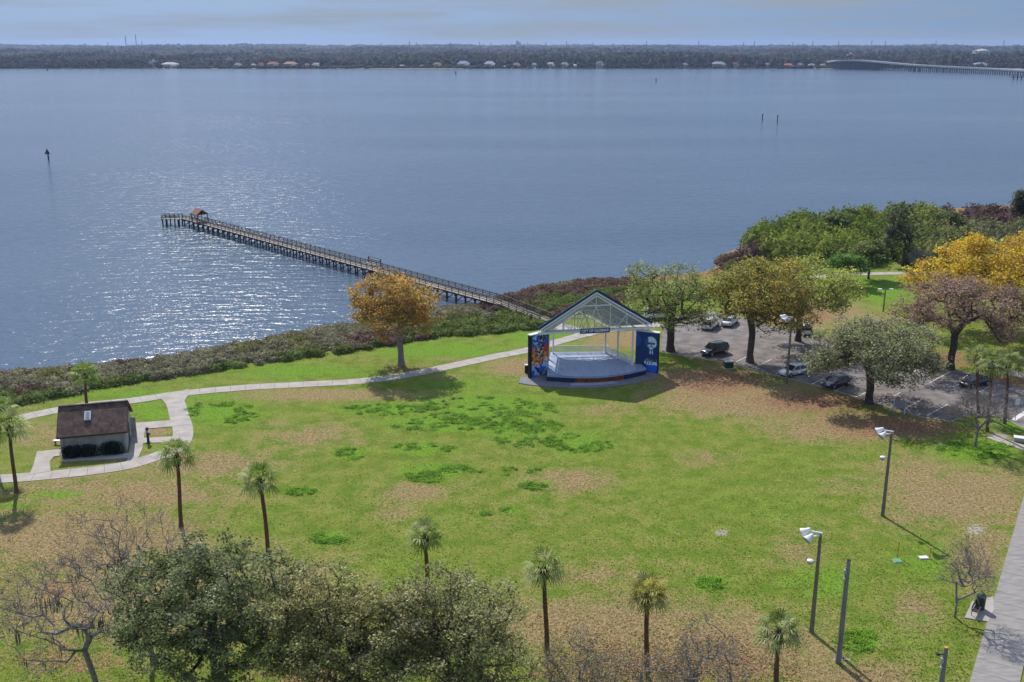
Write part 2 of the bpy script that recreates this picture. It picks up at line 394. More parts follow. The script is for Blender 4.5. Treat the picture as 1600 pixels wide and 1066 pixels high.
GREEN = [(345, 645, 75, 24, 1.), (232, 642, 36, 16, .95), (255, 705, 25, 12, .6), (600, 640, 90, 13, .95), (760, 635, 120, 24, .95), (690, 660, 110, 18, .9), (800, 668, 90, 22, .9), (900, 690, 80, 26, .75),
         (550, 708, 30, 11, 1), (660, 705, 60, 14, .8), (680, 735, 60, 16, .9), (840, 757, 34, 9, .8), (470, 768, 28, 8, .9), (515, 841, 32, 11, 1.1), (800, 797, 18, 7, 1), (757, 802, 10, 5, .8),
         (1110, 912, 38, 14, .8), (1290, 910, 90, 32, .7), (1340, 1003, 40, 25, .8), (1525, 703, 75, 22, 1.05), (1420, 985, 60, 50, .5), (90, 772, 60, 9, .8), (20, 790, 30, 7, .7),
         (250, 618, 200, 10, .8), (480, 580, 150, 13, .85), (690, 548, 130, 16, .9), (840, 527, 60, 14, 1), (1385, 455, 60, 26, .8), (1330, 440, 60, 14, .7), (1040, 470, 70, 30, .7), (600, 850, 60, 12, .4), (1040, 760, 150, 25, .35), (1230, 720, 100, 25, .35),
         (1000, 830, 150, 18, .3), (1440, 880, 80, 45, .6), (400, 820, 50, 10, .5), (640, 880, 80, 20, .5), (1580, 660, 50, 18, .8), (720, 600, 100, 18, .6), (1180, 790, 140, 30, .45), (540, 1040, 60, 30, .3), (700, 800, 150, 35, .3)]
BROWN = [(500, 617, 190, 10, .9), (320, 725, 150, 24, .75), (170, 770, 200, 30, .8), (130, 850, 220, 60, .95), (90, 680, 80, 22, .7), (60, 690, 80, 30, .6), (240, 675, 30, 8, .9), (815, 572, 60, 14, 1), (640, 770, 50, 16, .75), (890, 752, 80, 20, .8), (620, 800, 50, 14, .65), (700, 625, 50, 8, .5), (480, 680, 80, 20, .6),
         (1190, 625, 170, 30, 1), (1330, 665, 140, 26, 1), (1080, 600, 70, 26, .9), (1500, 775, 130, 48, .95), (1440, 740, 80, 34, .7), (230, 930, 300, 90, .8), (930, 975, 260, 50, .85), (1120, 1010, 230, 60, .9), (1430, 960, 40, 36, .8), (1530, 870, 60, 50, .8),
         (975, 530, 70, 16, 1), (1260, 490, 110, 25, 1), (1110, 715, 60, 16, .65), (1240, 860, 60, 30, .55), (880, 900, 120, 20, .6), (700, 590, 30, 5, .6), (100, 600, 100, 6, .4), (700, 560, 40, 5, .7), (190, 632, 20, 10, .3), (1330, 1060, 100, 30, .9), (1330, 760, 60, 20, .4), (560, 690, 30, 8, .5), (950, 640, 60, 12, .5), (430, 660, 40, 10, .5), (1370, 500, 50, 14, .8)]
LITTER = [(1120, 595, 90, 24, 1), (1270, 628, 110, 18, 1), (1400, 668, 120, 18, .9), (1180, 560, 120, 20, .8), (1000, 1045, 280, 40, .7), (1250, 492, 70, 14, 1), (1560, 600, 80, 26, .9), (90, 920, 60, 20, .6), (90, 1030, 120, 30, .7), (480, 1050, 90, 40, .9), (1545, 880, 18, 90, .5), (1480, 560, 60, 16, .9), (1110, 1030, 90, 30, .8), (627, 575, 55, 12, .6), (1250, 530, 60, 8, .8)]
SAND = [(1525, 828, 20, 11, .9), (1128, 832, 13, 6, 1), (1470, 693, 14, 6, .6), (1560, 682, 26, 9, .8), (1315, 1030, 18, 8, .8), (1408, 842, 12, 7, .5), (98, 900, 8, 5, .5), (860, 480, 30, 6, .6), (690, 812, 20, 4, .5)]
for g in GREEN: blob(0, *g)
for g in BROWN: blob(1, *g)
for g in LITTER: blob(2, *g)
for g in SAND: blob(3, *g)
cover[:, 1] = np.maximum(cover[:, 1], 0.12)
cover[:, 2] = np.where((gY > shoreY(gX)-5) & (gY < 900), 0.9, cover[:, 2]); cover[gY > 900, 1] = 0.5; cover[gY > 900, 0] = 0; cover[gY > 900, 2] = 0.3
ny, nx = GX.shape
idx = np.arange(nx*ny).reshape(ny, nx)
Fq = np.stack([idx[:-1, :-1], idx[:-1, 1:], idx[1:, 1:], idx[1:, :-1]], -1).reshape(-1, 4)
# a little unevenness of the lawn
und = 0.012*np.sin(gX*0.21+1)*np.sin(gY*0.17)+0.008*np.sin(gX*0.5+gY*0.33)
gZ = gZ + np.where((gY < 215) & (gZ > -0.01), und-0.015, 0)
g = npmesh('ground', np.stack([gX, gY, gZ], 1), Fq, M['ground'], colors=cover, cname='cover', smooth=True)
tag(g, kind='structure')
wm = MB(); wm.add([(-7500, 60, -0.4), (7500, 60, -0.4), (7500, 2600, -0.4), (-7500, 2600, -0.4)], [(0, 1, 2, 3)])
tag(obj('water', wm, M['water']), kind='structure')

# ------------------------------------------------------------------ paths, parking lot
PATHPTS = []
M['joint'] = mat('dark_joint', (0.17, 0.15, 0.13), 0.95)
def ribbon(name, pxpts, width, z, m, n=24, raise_=0.0):
    pts = catmull([P(x, y, 0) for x, y in pxpts], n)
    PATHPTS.append(pts)
    Lp, Rp = [], []
    for i, p in enumerate(pts):
        d = (pts[min(i+1, len(pts)-1)]-pts[max(i-1, 0)]); d.z = 0; d.normalize(); nn = Vector((-d.y, d.x, 0))
        wd = width if not callable(width) else width(i/(len(pts)-1))
        Lp.append(p+nn*wd/2); Rp.append(p-nn*wd/2)
    mb = MB(); k = len(pts)
    vs = [(q.x, q.y, z) for q in Lp]+[(q.x, q.y, z) for q in Rp]+[(q.x, q.y, -0.3) for q in Lp]+[(q.x, q.y, -0.3) for q in Rp]
    fs = []
    for i in range(k-1):
        fs += [(i+1, i, k+i, k+i+1), (i, i+1, 2*k+i+1, 2*k+i), (k+i+1, k+i, 3*k+i, 3*k+i+1)]
    mb.add(vs, fs)
    mb.cur = 1; acc = 0.0
    for i in range(k-1):
        sl_ = (pts[i+1]-pts[i]).length; acc += sl_
        if acc > 1.7:
            acc = 0.0; a_ = Lp[i].lerp(Rp[i], .02); b_ = Lp[i].lerp(Rp[i], .98); mb.bar((a_.x, a_.y, z-.001), (b_.x, b_.y, z-.001), .05, .008)
    return tag(obj(name, mb, [m, M['joint']]), kind='structure')
def slab(name, pxpts, z, m, z0=-0.3):
    mb = MB(); mb.prism([tuple(P(x, y))[:2] for x, y in pxpts], z0, z)
    return tag(obj(name, mb, m), kind='structure')
C = M['concrete']
M['sidewalk'] = mat('weathered_sidewalk', (0.27, 0.25, 0.235), 0.95, vary=0.18, scale=0.8, bump=0.2, bscale=9, stretch=(1, 3.5, 1))
ribbon('path', [(-160, 685), (0, 660), (60, 647), (130, 634), (200, 627), (285, 615), (380, 606), (470, 601), (560, 596), (640, 585), (710, 571), (770, 558), (830, 546), (880, 532), (930, 519), (990, 512), (1035, 507)], 2.3, 0.030, C)
ribbon('path', [(846, 500), (870, 508), (905, 518), (930, 523)], 3.0, 0.034, C)
ribbon('path', [(262, 618), (274, 630), (280, 650), (286, 672), (283, 690), (268, 704), (240, 715), (200, 727), (150, 735), (95, 741), (40, 746), (-60, 752)], 2.3, 0.038, C)
ribbon('path', [(300, 610), (285, 617), (277, 628), (277, 640)], 1.8, 0.042, C)
slab('path', [(203, 662), (268, 657), (270, 667), (203, 672)], 0.046, C)
slab('path', [(203, 669), (227, 669), (223, 700), (212, 724), (198, 724), (203, 700)], 0.050, C)
slab('path', [(222, 685), (280, 682), (281, 691), (221, 693)], 0.054, C)
slab('path', [(58, 706), (98, 702), (98, 712), (84, 714), (78, 722), (79, 737), (46, 742), (52, 728)], 0.058, C)
slab('path', [(97, 717), (205, 708), (205, 716), (97, 722)], 0.0485, C)
A_, B_ = P(1600, 775), P(1515, 1066); d_ = (B_-A_).normalized(); n_ = Vector((-d_.y, d_.x, 0)); n_ = n_ if n_.x > 0 else -n_
wS = (P(1594, 1066)-B_).dot(n_); mb = MB(); mb.prism([tuple(q[:2]) for q in (A_-d_*17, B_+d_*25, B_+d_*25+n_*wS, A_-d_*17+n_*wS)], -.3, .05); mb.cur = 1
for k_ in range(33):
    q_ = A_-d_*16+d_*(k_*1.9); a_ = q_+n_*.03; b_ = q_+n_*(wS-.03); mb.bar((a_.x, a_.y, .051), (b_.x, b_.y, .051), .045, .008)
tag(obj('sidewalk', mb, [M['sidewalk'], M['joint']]), kind='structure')
ribbon('path', [(1190, 441), (1260, 434), (1330, 429), (1420, 427), (1520, 426), (1700, 430)], 2.4, 0.030, C)
ribbon('path', [(1530, 560), (1560, 575), (1600, 587), (1700, 600)], 2.2, 0.030, C)
ribbon('path', [(1548, 682), (1575, 692), (1640, 712)], 1.5, 0.034, C)
slab('concrete_pad', [(1520, 938), (1552, 933), (1553, 953), (1544, 972), (1507, 966)], 0.062, C)
LOT = [(1036, 508), (1060, 492), (1110, 486), (1180, 503), (1250, 519), (1330, 538), (1420, 560), (1500, 579), (1600, 606), (1800, 655), (1800, 790), (1650, 700), (1600, 668), (1575, 655), (1540, 648), (1512, 646), (1487, 657), (1440, 651), (1360, 627), (1290, 605), (1200, 583), (1130, 565), (1070, 556), (1032, 548)]
slab('parking_lot', LOT, 0.022, M['asphalt'])
def stripe(a, b, wd=0.13, z=0.030):
    A = P(*a); B = P(*b); mb = MB(); mb.bar((A.x, A.y, z), (B.x, B.y, z), wd, 0.008); return tag(obj('parking_line', mb, M['marking']), kind='structure')
for a, b in [((1372, 631), (1407, 614)), ((1414, 639), (1441, 624)), ((1450, 649), (1481, 632)), ((1337, 621), (1354, 613)), ((1304, 612), (1330, 598)), ((1453, 598), (1486, 581)), ((1489, 605), (1508, 596)), ((1268, 601), (1287, 592)), ((1215, 588), (1240, 575)), ((1180, 574), (1205, 562)), ((1150, 566), (1170, 556)), ((1418, 585), (1450, 571)), ((1385, 575), (1415, 562)), ((1525, 615), (1545, 605))]:
    stripe(a, b)
stripe((1583, 657), (1622, 632), 0.6)
# kerb round the lower side of the lot
kp = [(1032, 549), (1070, 557), (1130, 566), (1200, 584), (1290, 606), (1360, 628), (1440, 652), (1487, 659), (1512, 647.5), (1540, 649.5), (1575, 656.5), (1600, 669.5)]
mb = MB()
for a, b in zip(kp[:-1], kp[1:]):
    A, B = P(*a), P(*b); d = (B-A).normalized()*0.05
    mb.bar((A.x, A.y, 0.0), (B.x, B.y, 0.0), 0.13, 0.11)
tag(obj('kerb', mb, M['kerb']), kind='structure')

# ------------------------------------------------------------------ leaf, brush and tree generators
def quads(rng, C_, size, up=0.7, aspect=0.6):
    """leaf-sized quads at centres C_ ; returns V,F (random orientation, biased upwards)"""
    n = len(C_)
    nr = rng.normal(size=(n, 3)); nr[:, 2] = np.abs(nr[:, 2])+up; nr /= np.linalg.norm(nr, axis=1)[:, None]
    t = rng.normal(size=(n, 3)); t -= nr*(t*nr).sum(1)[:, None]; t /= np.linalg.norm(t, axis=1)[:, None]
    b = np.cross(nr, t)
    s = (size*rng.uniform(0.6, 1.4, n))[:, None]
    V = np.stack([C_-t*s, C_+b*s*aspect, C_+t*s, C_-b*s*aspect], 1).reshape(-1, 3)
    Fq = np.arange(4*n).reshape(-1, 4)
    return V, Fq
def segs_mesh(A, B, ra, rb, n):
    """prisms for edges A->B with radii ra, rb; n sides"""
    d = B-A; ln = np.linalg.norm(d, axis=1)[:, None]; d = d/np.maximum(ln, 1e-6)
    up = np.where(np.abs(d[:, 2:3]) > 0.9, np.array([[1., 0, 0]]), np.array([[0, 0, 1.]]))
    a = np.cross(d, up); a /= np.linalg.norm(a, axis=1)[:, None]; b = np.cross(d, a)
    th = np.arange(n)*2*np.pi/n
    ring = a[:, None, :]*np.cos(th)[None, :, None]+b[:, None, :]*np.sin(th)[None, :, None]
    V = np.concatenate([A[:, None, :]+ring*ra[:, None, None], B[:, None, :]+ring*rb[:, None, None]], 1)
    k = len(A); base = (np.arange(k)*2*n)[:, None]
    j = np.arange(n); q = np.stack([j, (j+1) % n, (j+1) % n+n, j+n], 1)
    Fq = (base[:, :, None]+q[None]).reshape(-1, 4)
    return V.reshape(-1, 3), Fq
def grow(rng, trunk, att, step=0.9, jit=0.12, rtip=0.02, expo=0.45, rmax=0.45, sag=0.0, hpen=0.6):
    nodes = [np.array(p, float) for p in trunk]; par = [-1]+list(range(len(trunk)-1)); first = max(1, int(len(trunk)*0.5))
    top = nodes[-1]
    order = np.argsort(np.linalg.norm(att-top, axis=1))
    NN = np.zeros((len(att)*14+len(trunk)+10, 3)); NN[:len(nodes)] = nodes; cnt = len(nodes)
    depth = np.zeros(len(NN)); depth[:cnt] = np.arange(cnt)*0.3
    tips = []
    for ai in order:
        a = att[ai]; D = np.linalg.norm(NN[first:cnt]-a, axis=1)+np.maximum(0, NN[first:cnt, 2]-a[2])*hpen+0.05*depth[first:cnt]
        j = int(np.argmin(D))+first; s = NN[j].copy(); d = a-s; ln = np.linalg.norm(d)
        k = max(1, int(ln/step)); k = min(k, 12); prev = j
        bow = rng.normal(size=3)*ln*0.08; bow[2] += ln*0.06-sag*ln
        for i in range(1, k+1):
            t = i/k; q = s+d*t+bow*math.sin(math.pi*t)+rng.normal(size=3)*jit*(1 if i < k else 0)
            NN[cnt] = q; depth[cnt] = depth[prev]+ln/k; par.append(prev); prev = cnt; cnt += 1
        tips.append(prev)
    NN = NN[:cnt]; par = np.array(par)
    load = np.zeros(cnt); load[tips] = 1
    for i in range(cnt-1, 0, -1): load[par[i]] += load[i]
    load = np.maximum(load, 1)
    r = np.minimum(rtip*load**expo, rmax)
    return NN, par, r, load
def skeleton_mesh(NN, par, r, ntrunk, name, m, parent, thick=0.07, flare=1.5):
    i = np.arange(1, len(NN)); A = NN[par[i]]; B = NN[i]; ra = r[par[i]].copy(); rb = r[i].copy()
    ra = np.minimum(ra, rb*1.6)
    # trunk edges keep full taper
    for k in range(1, ntrunk): ra[k-1] = r[k-1]
    ra[0] *= flare
    big = np.maximum(ra, rb) > thick
    Vs, Fs, o = [], [], 0
    for mask, n in ((big, 8), (~big, 3)):
        if mask.any():
            d = B[mask]-A[mask]
            V, Fq = segs_mesh(A[mask]-d*0.04, B[mask]+d*0.04, ra[mask], rb[mask], n); Vs.append(V); Fs.append(Fq+o); o += len(V)
    return npmesh(name, np.concatenate(Vs), np.concatenate(Fs), m, parent, smooth=True)
def blobs_in(rng, c, R, nb, br):
    """sub-crowns spread over an ellipsoid: uneven outline"""
    out_ = []
    for i in range(nb):
        th = 2.399963*i+rng.uniform(-.3, .3); zz = -0.55+1.5*((i+.5)/nb); zz = min(0.97, zz); rr = math.sqrt(max(0, 1-zz*zz))
        k = rng.uniform(0.55, 0.82)
        out_.append((np.array([c[0]+R[0]*rr*math.cos(th)*k, c[1]+R[1]*rr*math.sin(th)*k, c[2]+R[2]*zz*k]), br*rng.uniform(.75, 1.2)))
    out_.append((np.array(c, float), br))
    return out_
def sample_att(rng, bl, n, zf=0.8, zmin=1.5):
    P_ = []
    while len(P_) < n:
        c, r = bl[rng.integers(len(bl))]
        d = rng.normal(size=3); d /= np.linalg.norm(d); rad = r*rng.uniform(0.2, 1)**0.5
        q = c+d*rad*np.array([1, 1, zf])
        if q[2] > zmin: P_.append(q)
    return np.array(P_)
def crown_colors(rng, cents, clump, pal, spread=0.25):
    pal = np.array(pal); n = len(cents); K = clump.max()+1
    w_ = rng.random((K, len(pal)))**3; w_ /= w_.sum(1)[:, None]
    cc = w_ @ pal
    cc *= 1.7*rng.uniform(1-spread, 1+spread, K)[:, None]
    return np.clip(cc[clump]*(0.45+1.1*rng.random(n)**1.3)[:, None], 0, .8)
def tree(name, seed, base, top, cx, hw, label, cat, pal, nb=11, natt=260, leaves=40, lsize=0.17, sig=0.45, bark='bark', clear=0.25, brf=0.42, group=None,
         rtip=0.02, rmax=0.4, depthf=0.95, dy=0.0, fork=0.5, moss=0, zf=0.8, basez=0.0, lean=(0, 0), stems=1, jit=0.12, zmin=None, palmix=0.25, expo=0.52, twigs=0, hpen=0.6):
    rng = np.random.default_rng(seed)
    b = P(*base, 0); h = hgt(b, top)
    mpp = (b.y*CP+(H-h*0.6)*SP)/F
    R = hw*mpp; ccx = b.x+(cx-base[0])*mpp*1.0
    z0 = h*clear; cz = (h+z0)/2; Rz = (h-z0)/2
    t = thing(name, b, label, cat, group)
    bl = blobs_in(rng, (ccx, b.y+dy, cz), (R, R*depthf, Rz), nb, min(R, Rz*1.2)*brf)
    att = sample_att(rng, bl, natt, zf, zmin if zmin else z0*0.8)
    # normalise extents so that the crown fills its size
    att[:, 0] = ccx+(att[:, 0]-ccx)*R/max(1e-3, np.percentile(np.abs(att[:, 0]-ccx), 98))
    hi = np.percentile(att[:, 2], 99); lo = z0
    att[:, 2] = np.where(att[:, 2] > cz, cz+(att[:, 2]-cz)*(h-sig*0.4-cz)/(hi-cz), att[:, 2])
    zf_ = z0+(h-z0)*0.18*fork*2
    if stems == 1:
        tk = [np.array([b.x+lean[0]*f+rng.normal()*0.05, b.y+lean[1]*f+rng.normal()*0.05, zf_*f-0.3*(f == 0)]) for f in np.linspace(0, 1, 6)]
        NN, par, r, load = grow(rng, tk, att, rtip=rtip, rmax=rmax, jit=jit, expo=expo, hpen=hpen)
        skeleton_mesh(NN, par, r, 6, 'trunk', M[bark], t)
    else:
        for s in range(stems):
            ang = 2*math.pi*s/stems; sub = att[np.argsort(((att[:, 0]-b.x)*math.cos(ang)+(att[:, 1]-b.y)*math.sin(ang)))[-int(natt/stems*1.1):]]
            tk = [np.array([b.x+math.cos(ang)*(0.15+0.6*f), b.y+math.sin(ang)*(0.15+0.6*f), zf_*f-0.2*(f == 0)]) for f in np.linspace(0, 1, 5)]
            NN, par, r, load = grow(rng, tk, sub, rtip=rtip, rmax=rmax, jit=jit, expo=expo, hpen=hpen)
            skeleton_mesh(NN, par, r, 5, 'trunk', M[bark], t)
    if leaves > 0:
        cl = np.repeat(np.arange(len(att)), leaves)
        Cn = att[cl]+rng.normal(size=(len(cl), 3))*np.array([sig, sig, sig*0.6])
        V, Fq = quads(rng, Cn, lsize)
        cols = crown_colors(rng, Cn, cl, pal, palmix)
        npmesh('crown', V, Fq, M['leaf'], t, colors=np.repeat(cols, 4, 0))
    if twigs > 0:
        tipn = NN[load <= 3]; cc_ = np.array([ccx, b.y+dy, z0+0.3*(h-z0)]); k = len(tipn)*twigs
        src = np.repeat(tipn, twigs, 0)+rng.normal(size=(k, 3))*0.1; dr_ = src-cc_; dr_ /= np.linalg.norm(dr_, axis=1)[:, None]
        dr_ = dr_+rng.normal(size=(k, 3))*0.65; dr_ /= np.linalg.norm(dr_, axis=1)[:, None]
        end = src+dr_*rng.uniform(.3, 1.0, (k, 1))
        V, Fq = segs_mesh(src, end, np.full(k, .013), np.full(k, .006), 3)
        s2 = src+(end-src)*rng.uniform(.3, .7, (k, 1)); e2 = s2+dr_*.3+rng.normal(size=(k, 3))*.2
        V2, F2 = segs_mesh(s2, e2, np.full(k, .010), np.full(k, .005), 3)
        npmesh('twigs', np.concatenate([V, V2]), np.concatenate([Fq, F2+len(V)]), M[bark], t)
    if moss > 0:
        low = NN[(load < 30) & (load > 1) & (NN[:, 2] > 2) & (NN[:, 2] < h*0.72) & (vnoise(NN[:, 0], NN[:, 1], 1.6, seed) > .5)]
        vs, fs = [], []
        for q in low[rng.choice(len(low), min(moss, len(low)), replace=False)]:
            ln0 = rng.uniform(0.3, 1.0) if rng.random() < .8 else rng.uniform(1.0, 2.0)
            for s in range(6):
                ln = ln0*rng.uniform(.5, 1.1)
                o = len(vs); a = rng.uniform(0, 3.14); wd = rng.uniform(.02, .055); off = rng.normal(size=2)*.16
                cx_, cy_ = q[0]+off[0], q[1]+off[1]; dx, dy_ = math.cos(a)*wd, math.sin(a)*wd
                vs += [(cx_-dx*.4, cy_-dy_*.4, q[2]), (cx_+dx*.4, cy_+dy_*.4, q[2]), (cx_+dx, cy_+dy_, q[2]-ln*.5), (cx_-dx, cy_-dy_, q[2]-ln*.5), (cx_+dx*.15, cy_+dy_*.15, q[2]-ln), (cx_-dx*.15, cy_-dy_*.15, q[2]-ln)]
                fs += [(o, o+1, o+2, o+3), (o+3, o+2, o+4, o+5)]
        npmesh('moss', np.array(vs), np.array(fs), M['moss'], t)['kind'] = 'stuff'
    return t

def inpoly(x, y, poly):
    poly = np.asarray(poly); n = len(poly); r = np.zeros(len(x), bool); j = n-1
    for i in range(n):
        xi, yi = poly[i]; xj, yj = poly[j]
        c = ((yi > y) != (yj > y)) & (x < (xj-xi)*(y-yi)/(yj-yi+1e-12)+xi); r ^= c; j = i
    return r
def scatter_poly(rng, poly, n):
    poly = np.array(poly); lo = poly.min(0); hi = poly.max(0); out_ = []
    tot = 0
    while tot < n:
        q = rng.uniform(lo, hi, (n*2, 2)); q = q[inpoly(q[:, 0], q[:, 1], poly)]; out_.append(q); tot += len(q)
    return np.concatenate(out_)[:n]
def brush(name, rng, cents, radii, heights, colf, per, lsize, m, label=None, up=0.3, core=0.75):
    """domed shrubs: many leaf quads over the dome, a low core inside"""
    n = len(cents); cl = np.repeat(np.arange(n), per); k = len(cl)
    d = rng.normal(size=(k, 3)); d[:, 2] = np.abs(d[:, 2]); d /= np.linalg.norm(d, axis=1)[:, None]
    rr = rng.uniform(0.72, 1.12, k)[:, None]
    S = np.stack([radii, radii, heights], 1)
    Cn = np.concatenate([cents, np.zeros((n, 1))], 1)[cl]+d*rr*S[cl]
    V, Fq = quads(rng, Cn, lsize, up=up)
    base = colf(cents)
    cols = base[cl]*1.45*rng.uniform(0.6, 1.4, k)[:, None]
    Vs = [V]; Fs = [Fq]; Cs = [np.repeat(cols, 4, 0)]; o = len(V)
    # cores: low domes of 3 rings
    ns = 7; th = np.arange(ns)*2*np.pi/ns
    rings = []
    for fr, fz in ((1.0, -0.1), (0.85, 0.5), (0.45, 0.88), (0.02, 1.0)):
        rings.append(np.stack([np.cos(th)*fr, np.sin(th)*fr, np.full(ns, fz)], 1))
    T = np.concatenate(rings)[None]*np.stack([radii*core, radii*core, heights*core], 1)[:, None, :]*rng.uniform(.85, 1.15, (n, 4*ns, 1))
    T = T+np.concatenate([cents, np.zeros((n, 1))], 1)[:, None, :]
    j = np.arange(ns); q = np.concatenate([np.stack([j+a*ns, (j+1) % ns+a*ns, (j+1) % ns+(a+1)*ns, j+(a+1)*ns], 1) for a in range(3)])
    Fc = (np.arange(n)*4*ns)[:, None, None]+q[None]
    Vs.append(T.reshape(-1, 3)); Fs.append(Fc.reshape(-1, 4)+o); Cs.append(np.repeat(base*1.1, 4*ns, 0))
    ob = npmesh(name, np.concatenate(Vs), np.concatenate(Fs), m, colors=np.concatenate(Cs))
    return tag(ob, label, None, None, 'stuff')

def vnoise(x, y, s, seed=0):
    """smooth value noise 0..1"""
    x = x/s; y = y/s; xi = np.floor(x).astype(int); yi = np.floor(y).astype(int); fx = x-xi; fy = y-yi
    fx = fx*fx*(3-2*fx); fy = fy*fy*(3-2*fy)
    def hsh(a, b):
        v = np.sin(a*127.1+b*311.7+seed*74.7)*43758.5453; return v-np.floor(v)
    return (hsh(xi, yi)*(1-fx)+hsh(xi+1, yi)*fx)*(1-fy)+(hsh(xi, yi+1)*(1-fx)+hsh(xi+1, yi+1)*fx)*fy

# ------------------------------------------------------------------ shore brush
rng = np.random.default_rng(5)
beltL = [(-250, 625), (0, 583), (150, 575), (300, 553), (400, 533), (500, 514), (560, 507), (690, 482), (745, 474), (800, 487), (850, 500), (845, 512), (800, 518), (760, 522), (690, 526), (620, 537), (540, 551), (400, 570), (300, 585), (150, 607), (60, 627), (0, 642), (-250, 690)]
beltR = [(775, 468), (850, 449), (920, 438), (990, 438), (1010, 445), (985, 468), (950, 478), (915, 487), (885, 494), (862, 497), (800, 480)]
cl = []
for poly, n in ((beltL, 1500), (beltR, 620), ([(1116, 427), (1122, 405), (1160, 394), (1190, 400), (1185, 418), (1150, 424)], 70)):
    cl.append(scatter_poly(rng, [tuple(P(*q))[:2] for q in poly], n))
cents = np.concatenate(cl)
pa, pb = P(856, 500), P(700, 455); pd_ = np.array((pb-pa)[:2]); pl_ = np.linalg.norm(pd_); pd_ /= pl_
rel = cents-np.array(pa[:2]); al = rel@pd_; ac = np.abs(rel[:, 0]*pd_[1]-rel[:, 1]*pd_[0])
cents = cents[~((ac < 2.3) & (al > -2) & (al < pl_))]
def belt_col(c):
    n1 = vnoise(c[:, 0], c[:, 1], 9, 1); n2 = vnoise(c[:, 0], c[:, 1], 4, 2)
    edge = np.clip((shoreY(c[:, 0])-c[:, 1])/12, 0, 1)     # 0 by the water, 1 inland
    maroon = np.array([0.125, 0.082, 0.058]); olive = np.array([0.150, 0.148, 0.050]); grey = np.array([0.175, 0.165, 0.10]); green = np.array([0.085, 0.145, 0.026])
    ppx, ppy = proj(c[:, 0], c[:, 1], 0*c[:, 0])
    wm_ = np.clip(0.25+(ppx-500)/500, 0.25, 0.95)*np.where(ppx < 560, 0.8+0.5*(1-edge), 1)
    r = (n1[:, None]*0.6+n2[:, None]*0.5)
    col = np.where(r < 0.50*wm_[:, None]+0.18, maroon, np.where(r < 0.82, grey, olive))
    lowg = (edge > 0.75)[:, None] & (n2[:, None] > 0.3)
    col = np.where(lowg, green*0.6+olive*0.4, col)
    return col*rng.uniform(.75, 1.25, (len(c), 1))
rad = rng.uniform(0.8, 1.7, len(cents)); hh = rng.uniform(0.55, 1.35, len(cents))
hh = hh*np.clip((shoreY(cents[:, 0])-cents[:, 1])/5+0.6, 0.55, 1)
brush('shore_brush', rng, cents, rad, hh, belt_col, 75, 0.16, M['brush'], 'tangled maroon and olive shoreline brush between the water and the grass')

# mangrove thicket on the point at right
mpoly = [(1135, 408), (1172, 404), (1172, 378), (1215, 360), (1300, 352), (1400, 345), (1500, 338), (1600, 334), (1900, 322), (1900, 425), (1560, 415), (1480, 418), (1400, 415), (1330, 414), (1250, 412), (1150, 416)]
mp_ = [tuple(P(*q))[:2] for q in mpoly]
mc = scatter_poly(rng, mp_, 1050)
ppx, ppy = proj(mc[:, 0], mc[:, 1], 0*mc[:, 0])
def mang_col(c):
    n1 = vnoise(c[:, 0], c[:, 1], 14, 3); x_, y_ = proj(c[:, 0], c[:, 1], 0*c[:, 0])
    g1 = np.array([0.095, 0.14, 0.018]); g2 = np.array([0.19, 0.215, 0.038]); g3 = np.array([0.145, 0.145, 0.065]); mr_ = np.array([0.105, 0.065, 0.055])
    k = n1[:, None]; col = g1*(1-k)+g2*k
    f = np.clip((x_-1380)/150, 0, 1)[:, None]*np.clip(vnoise(c[:, 0], c[:, 1], 20, 8)[:, None]*1.4, 0, 1)
    col = col*(1-f)+g3*f
    mar = (x_ > 1470)[:, None] & (y_ < 362)[:, None] | (x_ < 1180)[:, None] & (y_ > 395)[:, None]
    col = np.where(mar, mr_*rng.uniform(.7, 1.2, (len(c), 1)), col)
    return col*rng.uniform(.7, 1.25, (len(c), 1))
mh = rng.uniform(3.2, 5.6, len(mc))+1.3*vnoise(mc[:, 0], mc[:, 1], 25, 6)
mh = np.where((ppx < 1172), 1.6, mh); mh = np.where(ppx > 1480, mh*0.72, mh)
mh *= 0.92*np.clip((shoreY(mc[:, 0])-mc[:, 1])/7+0.65, 0.65, 1)
brush('mangrove_thicket', rng, mc, rng.uniform(1.8, 3.4, len(mc)), mh, mang_col, 130, 0.34, M['brush'], 'dense green mangrove thicket covering the point at the water edge')

# weeds: low clumps standing in the lawn
wp = []
for (cx, cy, rx, ry, k) in [(610, 640, 75, 9, 90), (760, 640, 110, 20, 240), (690, 662, 95, 11, 120), (820, 668, 60, 14, 110), (905, 692, 55, 16, 90), (830, 688, 60, 12, 70), (550, 708, 22, 9, 60), (660, 700, 50, 8, 50), (665, 745, 32, 9, 60), (712, 733, 30, 6, 30), (835, 760, 20, 5, 26), (468, 768, 24, 6, 40), (515, 841, 24, 8, 70), (800, 797, 15, 6, 34), (757, 803, 7, 3, 8), (345, 645, 60, 18, 130), (1110, 912, 24, 9, 26), (1525, 703, 60, 14, 90), (800, 740, 60, 10, 16), (1340, 1000, 28, 18, 30)]:
    a = rng.uniform(0, 6.28, k); r_ = np.sqrt(rng.random(k))
    for x, y in zip(cx+rx*r_*np.cos(a), cy+ry*r_*np.sin(a)): wp.append(tuple(P(x, y))[:2])
wp = np.array(wp); kk = vnoise(wp[:, 0], wp[:, 1], 1.7, 11)+.5*vnoise(wp[:, 0], wp[:, 1], .6, 12) > 0.66; wp = wp[kk]
def weed_col(c): return np.array([[0.115, 0.225, 0.018]])*rng.uniform(.75, 1.2, (len(c), 1))
brush('weeds', rng, wp, rng.uniform(0.25, 0.7, len(wp)), rng.uniform(0.07, 0.2, len(wp)), weed_col, 46, 0.07, M['brush'], 'bright green low weeds spreading in clumps over the lawn', up=1.6, core=0.5)

